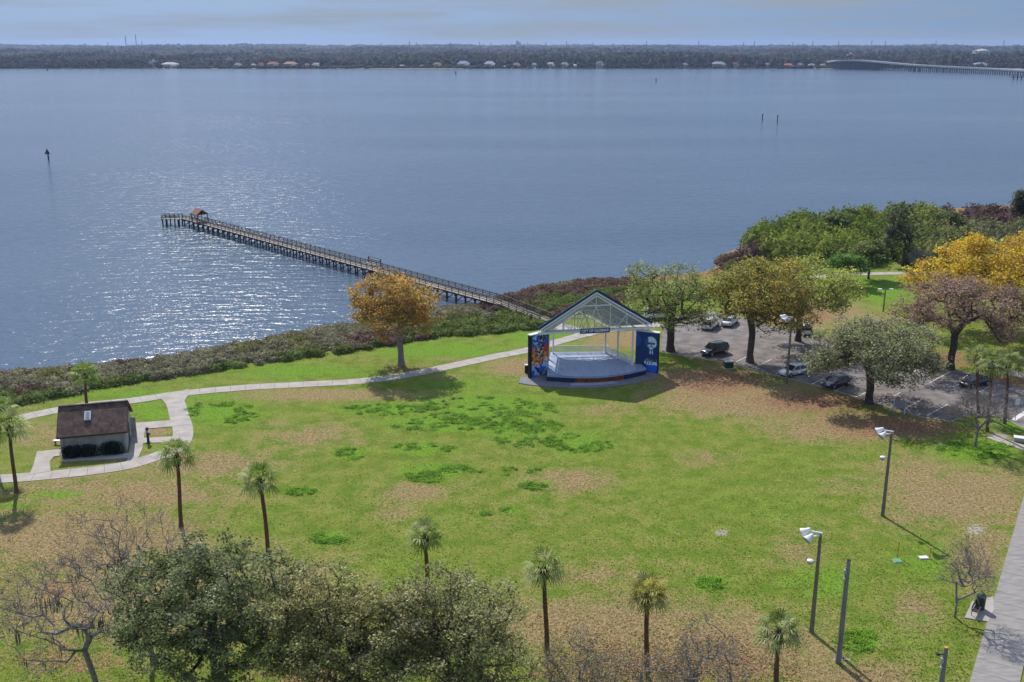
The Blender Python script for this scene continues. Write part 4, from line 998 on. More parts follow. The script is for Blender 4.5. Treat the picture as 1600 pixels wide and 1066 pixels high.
M['apron'] = mat('painted_apron_grey', (0.19, 0.185, 0.21), 0.9, vary=0.12, scale=1)
M['apron_pale'] = mat('pale_apron_pad', (0.33, 0.35, 0.39), 0.9, vary=0.1, scale=1)
M['mural'] = mat('mural_paint', (1, 1, 1), 0.55, vary=0.08, scale=3, attr='tone')
build_pavilion()
# grey cabinet behind the left wing
c = P(823, 582)
t = thing('equipment_cabinet', c, 'small dark grey cabinet beside the red mural wall of the bandstand', 'cabinet')
mb = MB(); mb.box((c.x, c.y, .55), (.55, .6, 1.1)); obj('body', mb, M['black'], t)
mb = MB(); mb.box((c.x, c.y, 1.12), (.62, .66, .05)); obj('lid', mb, M['steel'], t)

# ------------------------------------------------------------------ restroom building
def build_restroom():
    A = P(98, 715); B = P(199, 705.5); d = (B-A).normalized(); n_ = Vector((-d.y, d.x, 0)); W_ = (B-A).length; D = 6.0
    t = thing('restroom_building', A, 'small block building with brown shingle gable roof and white skylight', 'building')
    hw_ = 2.65; zr = 4.75; ov = .45
    def pt(u, v, z): q = A+d*u+n_*v; return Vector((q.x, q.y, z))
    mb = MB(); mb.add([pt(0, 0, -.1), pt(W_, 0, -.1), pt(W_, D, -.1), pt(0, D, -.1), pt(0, 0, hw_), pt(W_, 0, hw_), pt(W_, D, hw_), pt(0, D, hw_), pt(0, D/2, zr-.15), pt(W_, D/2, zr-.15)],
                      [(0, 1, 5, 4), (2, 3, 7, 6), (1, 2, 6, 9, 5), (3, 0, 4, 8, 7)])
    obj('wall', mb, M['wall_grey'], t)
    mb = MB(); sl = (zr-hw_)/(D/2); th = .14
    for s, v0 in ((-1, -ov), (1, D+ov)):
        ze = hw_-sl*ov+.1
        a, b, c_, e = pt(-ov*.6, v0, ze), pt(W_+ov*.6, v0, ze), pt(W_+ov*.6, D/2, zr+.1), pt(-ov*.6, D/2, zr+.1)
        u = Vector((0, 0, th)); fs = [(0, 1, 2, 3), (7, 6, 5, 4), (0, 4, 5, 1), (1, 5, 6, 2), (2, 6, 7, 3), (3, 7, 4, 0)]
        mb.add([a+u, b+u, c_+u, e+u, a, b, c_, e], fs)
    rf = obj('roof', mb, M['shingle'], t)
    mb = MB(); mb.bar(pt(-ov*.6, D/2, zr+.27), pt(W_+ov*.6, D/2, zr+.27), .3, .07); obj('ridge_cap', mb, M['shingle'], rf)
    for v0, sg in ((-ov, 1), (D+ov, -1)):
        for u0 in (-ov*.6-.02, W_+ov*.6+.02): mb = MB(); mb.bar(pt(u0, v0, hw_-sl*ov+.14), pt(u0, D/2, zr+.14), .05, .24); obj('barge_board', mb, M['darkwood'], rf)
    mb = MB(); mb.bar(pt(-ov*.6, -ov-.03, hw_-sl*ov+.13), pt(W_+ov*.6, -ov-.03, hw_-sl*ov+.13), .05, .2); obj('gutter', mb, M['darkwood'], rf)
    # skylight on the front slope
    v = D/2*0.52; z = hw_+sl*v+.34; u = W_*.42
    mb = MB(); q = pt(u, v, z); tilt = math.atan(sl); R_ = Matrix.Rotation(math.atan2(d.y, d.x), 3, 'Z') @ Matrix.Rotation(tilt, 3, 'X')
    mb.box(q, (.65, 1.15, .2), M=R_); sk = obj('skylight', mb, M['lampwhite'], rf)
    mb = MB(); mb.box(q+R_ @ Vector((0, 0, .12)), (.42, .9, .05), M=R_); obj('pane', mb, M['lens'], sk)
    # dark louvre vents under the eave
    for u0, u1 in ((.1, 2.0), (4.1, W_-.1)):
        mb = MB(); mb.bar(pt(u0, -.03, hw_-.28), pt(u1, -.03, hw_-.28), .06, .34); vt = obj('vent', mb, M['black'], t)
        mb = MB()
        for k in range(3): mb.bar(pt(u0, -.07, hw_-.4+.11*k), pt(u1, -.07, hw_-.4+.11*k), .03, .03)
        obj('louvre', mb, M['greywood'], vt)
    # side door openings with doors, and pilaster at the right corner
    mb = MB(); mb.box(pt(W_+.03, 3.2, 1.1), (.06, 1.0, 2.2), math.atan2(d.y, d.x)); dr = obj('door', mb, M['green_paint'], t)
    mb = MB(); mb.box(pt(W_+.09, 2.85, 1.05), (.06, .05, .16), math.atan2(d.y, d.x)); obj('handle', mb, M['steel'], dr)
    mb = MB(); mb.box(pt(-.03, 3.2, 1.1), (.06, 1.0, 2.2), math.atan2(d.y, d.x)); obj('door', mb, M['green_paint'], t)
    for u0 in (.12, W_-.12): mb = MB(); mb.box(pt(u0, -.06, hw_/2), (.3, .12, hw_), math.atan2(d.y, d.x)); obj('pilaster', mb, M['wall_grey'], t)
    mb = MB(); mb.box(pt(W_+.4, 4.6, 1.2), (.6, .1, 2.4), math.atan2(d.y, d.x)); obj('screen_wall', mb, M['wall_grey'], t)
    # hedge in front
    rg = np.random.default_rng(77)
    hc = []; 
    for k in range(46):
        q = pt(rg.uniform(.2, W_-.35), -rg.uniform(.25, .75), 0); hc.append((q.x, q.y))
    ctr = A+d*(W_/2)+n_*-.5
    hc = np.array(hc); n = len(hc); per = 150; cl = np.repeat(np.arange(n), per); dd = rg.normal(size=(n*per, 3)); dd /= np.linalg.norm(dd, axis=1)[:, None]
    Cn = np.concatenate([hc, np.full((n, 1), .75)], 1)[cl]+dd*np.array([.5, .4, .75])*rg.uniform(.6, 1.05, (n*per, 1))
    V, Fq = quads(rg, Cn, .08); col = np.array([[.022, .032, .015]])*rg.uniform(.6, 1.8, (n*per, 1))
    hg = thing('hedge', ctr, 'dark trimmed hedge along the front wall of the brown roofed building', 'hedge')
    npmesh('foliage', V, Fq, M['leaf'], hg, colors=np.repeat(col, 4, 0))
    mb = MB()
    for k in range(14):
        q = pt(.4+k*.45, -.5, 0); mb.tube([(q.x, q.y, -.05), (q.x+.05, q.y, .8)], [.03, .02], 5)
    obj('stem', mb, M['bark_dark'], hg)
build_restroom()
# blue drinking fountain on the path
c = P(232, 692)
t = thing('drinking_fountain', c, 'slim dark blue drinking fountain post by the path next to the small building', 'drinking fountain')
mb = MB(); mb.lathe([(.24, 0), (.24, .06), (.15, .1), (.14, 1.55), (.16, 1.7), (.15, 1.85), (.05, 1.9)], 14, c); obj('column', mb, M['blue'], t, smooth=False)
mb = MB(); mb.lathe([(.05, 1.0), (.17, 1.05), (.2, 1.16), (.17, 1.16), (.1, 1.1)], 14, c+Vector((.22, -.05, 0))); obj('basin', mb, M['blue'], t)
mb = MB(); mb.box(c+Vector((.13, -.1, 1.42)), (.26, .2, .22)); obj('spout_panel', mb, M['lampwhite'], t)
mb = MB(); mb.lathe([(.3, 0.052), (.3, .09)], 14, c); obj('foot', mb, M['black'], t)
c = P(93, 694)
t = thing('bench', c, 'small pale bench at the left end of the brown roofed building', 'bench')
mb = MB(); mb.box(c+Vector((0, 0, .45)), (1.3, .4, .07)); obj('seat', mb, M['lampwhite'], t)
for s in (-.45, .45):
    mb = MB(); mb.box(c+Vector((s, 0, .21)), (.1, .34, .42)); obj('leg', mb, M['concrete'], t)

# ------------------------------------------------------------------ pier
def build_pier():
    zd = 1.25
    S = P(853, 499, .5); E = P(289, 337.5, zd+.5); S.z = E.z = 0
    d = (E-S).normalized(); n_ = Vector((-d.y, d.x, 0)); Ln = (E-S).length; Wd = 2.5
    t = thing('fishing_pier', S, 'long weathered timber fishing pier running out into the bay', 'pier')
    def pt(u, v, z): q = S+d*u+n_*v; return Vector((q.x, q.y, z))
    def dz(u): return min(zd, 0.25+u*0.10)
    # deck boards, slight random tone through two materials
    mb = MB(); rg = random.Random(3); u = 0
    while u < Ln:
        mb.cur = rg.choice([0, 0, 1]); mb.bar(pt(u+.14, -Wd/2, dz(u)), pt(u+.14, Wd/2, dz(u)), .26, .05); u += .29
    dk_ = obj('deck', mb, [M['wood'], M['wood2']], t)
    mb = MB()
    for v in (-Wd/2+.1, 0, Wd/2-.1):
        for k in range(12): a = Ln*k/12; b = Ln*(k+1)/12; mb.bar(pt(a, v, dz(a)-.16), pt(b, v, dz(b)-.16), .1, .26)
    obj('stringer', mb, M['darkwood'], dk_)
    for v in (-Wd/2+.05, Wd/2-.05):
        mb = MB(); k = 0; u = 0.2
        while u < Ln:
            mb.bar(pt(u, v, dz(u)-.3), pt(u, v, dz(u)+1.08), .12, .12); u += 1.9
        for z in (.32, .62, .90):
            for k in range(10): a = Ln*k/10; b = Ln*(k+1)/10; mb.bar(pt(a, v*0.985, dz(a)+z), pt(b, v*.985, dz(b)+z), .045, .12)
        for k in range(10): a = Ln*k/10; b = Ln*(k+1)/10; mb.bar(pt(a, v, dz(a)+1.11), pt(b, v, dz(b)+1.11), .2, .05)
        obj('railing', mb, M['greywood'], t)
    u = 14.
    while u < Ln+.5:
        mb = MB()
        for v in (-Wd/2+.12, Wd/2-.12): p = pt(u, v, 0); mb.tube([(p.x, p.y, -3), (p.x, p.y, zd-.2)], [.17, .15], 7)
        mb.bar(pt(u+.16, -Wd/2-.1, zd-.42), pt(u+.16, Wd/2+.1, zd-.42), .12, .28); mb.bar(pt(u-.16, -Wd/2+.1, zd-.5), pt(u-.16, Wd/2-.1, -.2), .06, .16)
        obj('pile_bent', mb, M['darkwood'], t); u += 2.65
    # side bay with bench half way
    ub = Ln*0.40
    mb = MB(); mb.box(pt(ub, Wd/2*-1-1.0, zd), (4.6, 2.0, .06), math.atan2(d.y, d.x)); bay = obj('side_platform', mb, M['wood'], t)
    for s in (-2.1, 2.1):
        p = pt(ub+s, -Wd/2-1.8, 0); mb = MB(); mb.tube([(p.x, p.y, -3), (p.x, p.y, zd+1.1)], .13, 7); obj('pile', mb, M['darkwood'], bay)
    mb = MB(); mb.bar(pt(ub-2.2, -Wd/2-1.95, zd+1.1), pt(ub+2.2, -Wd/2-1.95, zd+1.1), .15, .06); mb.bar(pt(ub-2.2, -Wd/2-1.95, zd+.6), pt(ub+2.2, -Wd/2-1.95, zd+.6), .06, .12)
    mb.bar(pt(ub-2, -Wd/2-1.6, zd+.48), pt(ub+2, -Wd/2-1.6, zd+.48), .4, .06); obj('bench_rail', mb, M['darkwood'], bay)
    # shelter near the end
    uh = Ln-8.3; hz = 2.2; rz = math.atan2(d.y, d.x)
    sh_ = thing_child('shelter', pt(uh, 0, 0), t)
    for a, v in ((-1.6, -1.35), (1.6, -1.35), (-1.6, 1.35), (1.6, 1.35)):
        p = pt(uh+a, v, 0); mb = MB(); mb.bar((p.x, p.y, zd), (p.x, p.y, zd+hz), .16, .16); obj('post', mb, M['darkwood'], sh_)
    mb = MB()
    for s in (-1, 1):
        a, b = pt(uh-1.7, s*1.6, zd+hz-.25), pt(uh+1.7, s*1.6, zd+hz-.25); c_, e = pt(uh+1.7, 0, zd+hz+.95), pt(uh-1.7, 0, zd+hz+.95); up_ = Vector((0, 0, .12))
        mb.add([a, b, c_, e, a+up_, b+up_, c_+up_, e+up_], [(3, 2, 1, 0), (4, 5, 6, 7), (0, 1, 5, 4), (1, 2, 6, 5), (2, 3, 7, 6), (3, 0, 4, 7)])
    obj('roof', mb, M['rust_roof'], sh_)
    mb = MB()
    for s in (-1.62, 1.62): mb.add([pt(uh+s, -1.45, zd+hz-.2), pt(uh+s, 1.45, zd+hz-.2), pt(uh+s, 0, zd+hz+.85), pt(uh+s+.06, -1.45, zd+hz-.2), pt(uh+s+.06, 1.45, zd+hz-.2), pt(uh+s+.06, 0, zd+hz+.85)], [(0, 1, 2), (5, 4, 3), (0, 3, 4, 1), (1, 4, 5, 2), (2, 5, 3, 0)])
    obj('gable', mb, M['darkwood'], sh_)
    # head platform turned left
    a = P(283, 339, zd+.4); b = P(255, 339, zd+.4)
    cx_, cy_ = (a.x+b.x)/2, (a.y+b.y)/2; ln = (a-b).length
    hd = thing_child('end_platform', Vector((cx_, cy_, 0)), t)
    mb = MB(); mb.box((cx_, cy_, zd), (ln, 3.0, .07)); obj('deck', mb, M['wood'], hd)
    for xx in (-ln/2+.2, -ln/2+1.3, ln/2-1.3, ln/2-.2):
        mb = MB()
        for yy in (-1.3, 1.3): mb.tube([(cx_+xx, cy_+yy, -3), (cx_+xx, cy_+yy, zd)], .17, 7)
        obj('pile', mb, M['darkwood'], hd)
    mb = MB()
    for yy in (-1.45, 1.45):
        for z in (.35, .65, 1.05): mb.bar((cx_-ln/2, cy_+yy, zd+z), (cx_+ln/2, cy_+yy, zd+z), .08, .1)
        for k in range(5): mb.bar((cx_-ln/2+ln*k/4, cy_+yy, zd-.3), (cx_-ln/2+ln*k/4, cy_+yy, zd+1.1), .12, .12)
    for z in (.35, .65, 1.05): mb.bar((cx_-ln/2, cy_-1.45, zd+z), (cx_-ln/2, cy_+1.45, zd+z), .08, .1)
    mb.box((cx_, cy_-.9, zd+.45), (ln*.7, .4, .06)); mb.box((cx_, cy_+.9, zd+.45), (ln*.7, .4, .06)); obj('railing', mb, M['darkwood'], hd)
    q = pt(Ln-.4, 0, 0); mb = MB(); mb.bar((q.x, q.y, zd-.03), (cx_+ln/2-.5, cy_, zd-.03), 1.6, .06); obj('link_deck', mb, M['wood'], hd)
def thing_child(name, loc, parent):
    o = bpy.data.objects.new(name, None); COL.objects.link(o); o.parent = parent; o.location = Vector(loc)-parent.location; return o
M['wood2'] = mat('darker_deck_boards', (0.25, 0.22, 0.185), 0.9, vary=0.2, scale=2)
build_pier()

# ------------------------------------------------------------------ light poles and small things on the lawn
def light_pole(base, toppy, label, lowpy, rz=0.0, mirror=1):
    b = P(*base); h = hgt(b, toppy)
    t = thing('light_pole', b, label, 'light pole', 'floodlight poles round the lawn')
    mb = MB(); mb.tube([(b.x, b.y, -.2), (b.x, b.y, h)], [.19, .12], 4); obj('pole', mb, M['pole_conc'], t)
    for k, (ang, dz_) in enumerate(((math.radians(168), .10), (math.radians(205), -.12))):
        d = Vector((math.cos(ang), math.sin(ang), 0)); a = Vector((b.x, b.y, h+dz_))
        mb = MB(); mb.bar(a-d*.15, a+d*.85+Vector((0, 0, .1)), .12, .09); arm = obj('arm', mb, M['lampwhite'], t)
        R_ = Matrix.Rotation(ang, 3, 'Z') @ Matrix.Rotation(math.radians(125), 3, 'Y')
        mb = MB(); mb.lathe([(.10, -.30), (.15, -.18), (.20, 0), (.33, .28), (.38, .40)], 14, a+d*1.0+Vector((0, 0, .12)), M=R_); lp = obj('floodlight', mb, M['lampwhite'], t, smooth=False)
        mb = MB(); mb.lathe([(.36, .405), (.30, .42)], 14, a+d*1.0+Vector((0, 0, .12)), M=R_); obj('lens', mb, M['lens'], lp)
    if lowpy:
        z = hgt(b, lowpy); a = Vector((b.x, b.y, z))
        mb = MB(); mb.bar(a, a+Vector((-.45, 0, .08)), .07, .07); obj('arm', mb, M['steel'], t)
        mb = MB(); mb.lathe([(.16, -.22), (.24, -.12), (.24, 0)], 12, a+Vector((-.6, 0, .05))); lp = obj('small_lamp', mb, M['steel'], t)
        mb = MB(); mb.lathe([(.25, 0), (.24, .10), (.12, .16)], 12, a+Vector((-.6, 0, .05))); obj('cap', mb, M['lampwhite'], lp)
light_pole((1379, 806), 676, 'floodlight pole standing nearer the parking, with two white heads', 716)
light_pole((1268, 988), 835, 'floodlight pole beside the bare utility pole, with two white heads', 878)
light_pole((1229, 600), 497, 'floodlight pole in front of the white sedan', 537)
def simple_light(base, toppy, label):
    b = P(*base); h = hgt(b, toppy); t = thing('street_lamp', b, label, 'street lamp')
    mb = MB(); mb.tube([(b.x, b.y, -.2), (b.x, b.y, h)], [.14, .1], 8); obj('pole', mb, M['pole_conc'], t)
    for s in (-1, 1):
        mb = MB(); mb.bar((b.x, b.y, h-.1), (b.x+s*.7, b.y-.1, h+.05), .09, .08); obj('arm', mb, M['darkwood'], t)
        mb = MB(); mb.box((b.x+s*.95, b.y-.1, h+.02), (.6, .45, .16)); obj('lamp_head', mb, M['lampwhite'], t)
simple_light((1380, 487), 452, 'twin headed street lamp on the far lawn behind the parking')
b = P(531, 1080); h = hgt(b, 1003); t = thing('street_lamp', b, 'flat white lamp head on a grey post among the bottom oaks', 'street lamp')
h = 8.6; b = P(528, 1120); h = hgt(b, 1004); t.location = b
mb = MB(); mb.tube([(b.x, b.y, -.2), (b.x, b.y, h-.1)], [.13, .09], 8); obj('pole', mb, M['steel'], t)
mb = MB(); mb.bar((b.x, b.y, h-.15), (b.x-.7, b.y, h), .07, .06); obj('arm', mb, M['steel'], t)
mb = MB(); mb.box((b.x-1.0, b.y, h+.02), (.75, .42, .12), .5); lh = obj('lamp_head', mb, M['lampwhite'], t)
mb = MB(); mb.box((b.x-.95, b.y, h+.1), (.2, .16, .06), .5); obj('sensor', mb, M['black'], lh)

def util_pole(base, toppy, label, r=.17, cut=False):
    b = P(*base); h = hgt(b, toppy); t = thing('utility_pole', b, label, 'utility pole')
    mb = MB(); mb.tube([(b.x, b.y, -.2), (b.x, b.y, h)], [r*1.15, r*.85], 10); obj('pole', mb, M['pole_grey'], t)
    mb = MB(); mb.tube([(b.x-r*1.25, b.y-.05, .1), (b.x-r*1.0, b.y-.05, h-.6)], .045, 6); obj('conduit', mb, M['steel'], t)
    mb = MB(); mb.box((b.x-r*1.3, b.y-.1, h-.9), (.18, .2, .34)); mb.box((b.x-r*1.3, b.y-.1, h-1.5), (.14, .16, .2)); obj('bracket', mb, M['steel'], t)
    mb = MB(); mb.box((b.x, b.y, h+.02), (r*1.4, r*1.4, .04)); obj('top_cap', mb, M['black'] if not cut else M['yellow'], t)
    return t
util_pole((1310, 1035), 875, 'tall bare grey utility pole without wires or crossarm')
t = util_pole((1464, 1120), 1012, 'stub of a grey pole with bright cut top at the bottom edge', .17, True)
b = P(1464, 1120); h = hgt(b, 1012)
mb = MB(); mb.bar((b.x, b.y, h-.5), (b.x-.55, b.y-.1, h-.5), .1, .06); mb.lathe([(.05, -.1), (.18, 0), (.1, .08)], 10, (b.x-.55, b.y-.1, h-.45)); obj('lamp_bracket', mb, M['black'], t)

for i, (bx, by, tp) in enumerate(((1402, 871, 848), (1452, 873, 857))):
    b = P(bx, by); h = hgt(b, tp); t = thing('marker_post', b, ['thin yellow marker post behind the mint green lid', 'thin yellow marker post beside the white lid'][i], 'post', 'yellow marker posts')
    mb = MB(); mb.tube([(b.x, b.y, 0), (b.x+.02, b.y, h)], .05, 6); obj('post', mb, M['yellow'], t)
    mb = MB(); mb.box((b.x, b.y, h+.03), (.14, .1, .14)); obj('cap', mb, M['yellow'], t)
for (bx, by, m, lab, s) in ((1402, 877, 'mint', 'mint green square lid set in the grass', (.62, .55)), (1443, 872, 'lampwhite', 'white oblong lid set in the grass', (.75, .45))):
    b = P(bx, by); t = thing('ground_lid', b, lab, 'lid'); mb = MB(); mb.box((b.x, b.y, .04), (s[0], s[1], .14), .1); obj('lid', mb, M[m], t)
    mb = MB(); mb.box((b.x, b.y, .02), (s[0]+.14, s[1]+.14, .1), .1); obj('rim', mb, M['concrete'], t)
# litter bin and bench on the pad
b = P(1531, 952); t = thing('litter_bin', b, 'dark green domed litter bin on the concrete pad by the sidewalk', 'litter bin')
mb = MB(); mb.lathe([(.30, 0.06), (.34, .1), (.36, 1.0), (.37, 1.05)], 16, b); obj('body', mb, M['green_paint'], t)
mb = MB(); mb.lathe([(.38, 1.05), (.36, 1.25), (.24, 1.42), (.06, 1.48)], 16, b); obj('dome_lid', mb, M['green_paint'], t)
b = P(1526, 958); t = thing('park_bench', b, 'dark slatted bench on the concrete pad below the green bin', 'bench')
d = (P(1518, 968)-P(1532, 942)); ang = math.atan2(d.y, d.x); R_ = Matrix.Rotation(ang, 3, 'Z')
def L2(x, y, z): return b+R_ @ Vector((x, y, z))
mb = MB()
for k in range(4): mb.bar(L2(-.85, -.18+.13*k, .5), L2(.85, -.18+.13*k, .5), .1, .035)
obj('seat', mb, M['darkwood'], t)
mb = MB()
for k in range(3): mb.bar(L2(-.85, -.27, .62+.14*k), L2(.85, -.27, .62+.14*k), .035, .1)
obj('backrest', mb, M['darkwood'], t)
for s in (-.7, .7):
    mb = MB(); mb.bar(L2(s, -.26, .06), L2(s, -.26, .98), .06, .06); mb.bar(L2(s, .2, .06), L2(s, .2, .5), .06, .06); mb.bar(L2(s, -.26, .47), L2(s, .2, .47), .05, .05); obj('leg', mb, M['steel'], t)
# utility box, sign boards
b = P(1138, 575); t = thing('utility_box', b, 'green electrical box on the leaf litter between the tree and the bandstand', 'utility box')
mb = MB(); mb.box(b+Vector((0, 0, .5)), (1.15, 1.0, 1.0), .1); obj('cabinet', mb, M['green_paint'], t)
mb = MB(); mb.box(b+Vector((0, 0, 1.03)), (1.25, 1.1, .07), .1); obj('lid', mb, M['green_top'] if 'green_top' in M else M['steel'], t)
mb = MB(); mb.box(b+Vector((0, 0, .03)), (1.5, 1.35, .1), .1); obj('plinth', mb, M['concrete'], t)
a = P(1396, 643); c = P(1413, 647); t = thing('notice_board', (a+c)/2, 'blue notice board on two white posts at the edge of the parking', 'sign')
for q in (a, c):
    mb = MB(); mb.bar((q.x, q.y, -.1), (q.x, q.y, 1.75), .12, .12); obj('post', mb, M['lampwhite'], t)
mb = MB(); mb.bar((a.x, a.y-.09, 1.15), (c.x, c.y-.09, 1.15), .05, .95); bd = obj('panel', mb, M['boardblue'] if 'boardblue' in M else M['lens'], t)
b = P(1586, 657); t = thing('road_sign', b, 'small white road sign on a thin post beside the right hand palm', 'sign')
h = hgt(b, 622); mb = MB(); mb.tube([(b.x, b.y, -.1), (b.x, b.y, h)], .04, 6); obj('post', mb, M['steel'], t)
mb = MB(); mb.box((b.x, b.y-.06, h-.5), (.55, .03, .75)); obj('panel', mb, M['lampwhite'], t)
b = P(1595, 690); t = thing('valve_box', b, 'low grey utility box by the path under the right palms', 'utility box')
mb = MB(); mb.box(b+Vector((0, 0, .25)), (1.5, .8, .5), -.4); obj('cabinet', mb, M['steel'], t)
mb = MB(); mb.box(b+Vector((0, 0, .52)), (1.6, .9, .05), -.4); obj('lid', mb, M['lampwhite'], t)

# ------------------------------------------------------------------ cars
def car(base, rz, paint, kind, label, lights=True):
    b = P(*base, 0.022); t = thing('parked_car', b, label, 'car', 'cars in the parking lot', rz)
    suv = kind == 'suv'; Lh = 2.35; W_ = .93 if suv else .89; zb = 1.02 if suv else .92; zt = 1.72 if suv else 1.44
    mb = MB()
    st = [(-Lh, .55, .70), (-Lh+.12, .90, zb-.1), (-Lh+.6, .97, zb), (-.9, 1, zb), (.4, 1, zb), (1.0, .99, zb-.02), (1.7, .96, zb-.12), (Lh-.22, .88, zb-.22), (Lh, .6, .62)]
    rows = []
    for x, wf, ztp in st:
        wd = W_*wf; z0 = .26 if abs(x) < 2.2 else .36
        rows.append([(x, -wd*.92, z0), (x, -wd, z0+.18), (x, -wd, (z0+ztp)/2+.1), (x, -wd*.93, ztp-.05), (x, -wd*.7, ztp), (x, wd*.7, ztp), (x, wd*.93, ztp-.05), (x, wd, (z0+ztp)/2+.1), (x, wd, z0+.18), (x, wd*.92, z0)])
    def loft(mb, rows, cap=True):
        k = len(rows[0]); vs = [q for r in rows for q in r]; fs = [(i*k+j, i*k+(j+1) % k, (i+1)*k+(j+1) % k, (i+1)*k+j) for i in range(len(rows)-1) for j in range(k)]
        if cap: fs += [tuple(reversed(range(k))), tuple(range((len(rows)-1)*k, len(rows)*k))]
        mb.add(vs, fs)
    loft(mb, rows); obj('body', mb, paint, t, smooth=True, world=False)
    # glasshouse
    gh = [(-2.2 if suv else -1.75, .80, zb-.04, zb-.02), (-1.9 if suv else -1.15, .76, zb-.04, zt-.06), (-.3, .78, zb-.04, zt), (.35, .77, zb-.04, zt-.03), (1.15, .80, zb-.04, zb-.01)]
    rows = []
    for x, wf, z0, z1 in gh:
        wb = W_*.93; wt = W_*wf
        if z1 < z0+.1: wt = wb*.9
        rows.append([(x, -wb, z0), (x, -wt, z1-.05 if z1 > z0+.1 else z1), (x, -wt*.85, z1), (x, wt*.85, z1), (x, wt, z1-.05 if z1 > z0+.1 else z1), (x, wb, z0)])
    mb = MB(); loft(mb, rows); obj('windows', mb, M['glass'], t, world=False)
    mb = MB(); x0, x1 = (-1.95, .38) if suv else (-1.2, .38)
    rr = []
    for f in (0, .15, .5, .85, 1):
        x = x0+(x1-x0)*f; e = .05*(1-abs(2*f-1)**2); zz = np.interp(x, [g_[0] for g_ in gh], [g_[3] for g_ in gh]); w2 = W_*.76
        rr.append([(x, -w2, zz-.08), (x, -w2*.95, zz+.03), (x, 0, zz+.05), (x, w2*.95, zz+.03), (x, w2, zz-.08)])
    loft(mb, rr); rf_ = obj('roof', mb, paint, t, smooth=True, world=False)
    mb = MB()
    for s in (-1, 1):
        for (xa, za, xb, zb_) in ((1.15, zb, .38, zt-.03), (-.35, zb, -.35, zt-.02), (gh[0][0], zb, gh[1][0], zt-.06)):
            mb.bar((xa, s*W_*.925, za-.02), (xb, s*W_*.785, zb_-.01), .05, .07)
    obj('pillar', mb, paint, t, world=False)
    for x in (-1.42, 1.42):
        for s in (-1, 1):
            R_ = Matrix.Rotation(math.pi/2, 3, 'X')
            mb = MB(); mb.lathe([(.20, -.12), (.33, -.12), (.345, 0), (.33, .12), (.20, .12)], 18, (x, s*(W_-.10), .335), M=R_); wh = obj('wheel', mb, M['tyre'], t, world=False)
            mb = MB(); mb.lathe([(.22, -.03), (.22, .02), (.06, .035)] if s < 0 else [(.06, -.035), (.22, -.02), (.22, .03)], 14, (x, s*(W_+.02), .335), M=R_); obj('rim', mb, M['rim'], wh, world=False)
    for s in (-1, 1):
        mb = MB(); mb.box((Lh-.14, s*W_*.62, .68), (.22, .34, .15), s*-.35); obj('headlight', mb, M['clearlamp'], t, world=False)
        mb = MB(); mb.box((-Lh+.07, s*W_*.72, .84), (.12, .22, .24 if suv else .15), s*.25); obj('tail_light', mb, M['redlamp'], t, world=False)
    for s in (-1, 1):
        mb = MB(); mb.box((.85, s*(W_+.08), zb+.06), (.12, .2, .13)); obj('mirror', mb, paint, t, world=False)
    mb = MB(); mb.box((-Lh-.005, 0, .62), (.02, .4, .13)); obj('number_plate', mb, M['lampwhite'], t, world=False)
    return t
M['carwhite'] = mat('white_car_paint', (0.72, 0.73, 0.75), 0.25, vary=0.02, coat=0.6, spec=0.5)
M['carblack'] = mat('black_car_paint', (0.010, 0.013, 0.016), 0.2, vary=0.05, coat=1.0, spec=0.5)
M['carred'] = mat('maroon_car_paint', (0.06, 0.015, 0.015), 0.25, vary=0.05, coat=0.8, spec=0.5)
def ang_px(a, b):
    A, B = P(*a), P(*b); return math.atan2((B-A).y, (B-A).x)
car((1110, 512), math.radians(62), M['carwhite'], 'suv', 'white suv seen from behind between the open tree and the orange tinged tree')
car((1116, 553), ang_px((1130, 550), (1100, 557)), M['carblack'], 'suv', 'black rounded suv parked near the green electrical box')
car((1240, 585), ang_px((1262, 580), (1220, 589)), M['carwhite'], 'sedan', 'white sedan parked behind the floodlight pole')
car((1306, 603), ang_px((1325, 598), (1287, 608)), M['carblack'], 'sedan', 'black car mostly hidden under the live oak')
car((1522, 602), ang_px((1540, 598), (1500, 606)), M['carblack'], 'sedan', 'black car beyond the three palms beside the parking lot')
car((1027, 497), math.radians(10), M['carwhite'], 'suv', 'white vehicle glimpsed through the open tree right of the bandstand roof')
car((1140, 507), math.radians(62), M['carwhite'], 'sedan', 'white car half hidden under the orange tinged crown beside the white suv')
car((1258, 520), math.radians(80), M['carwhite'], 'suv', 'white vehicle behind the forked trunk of the yellow green tree')

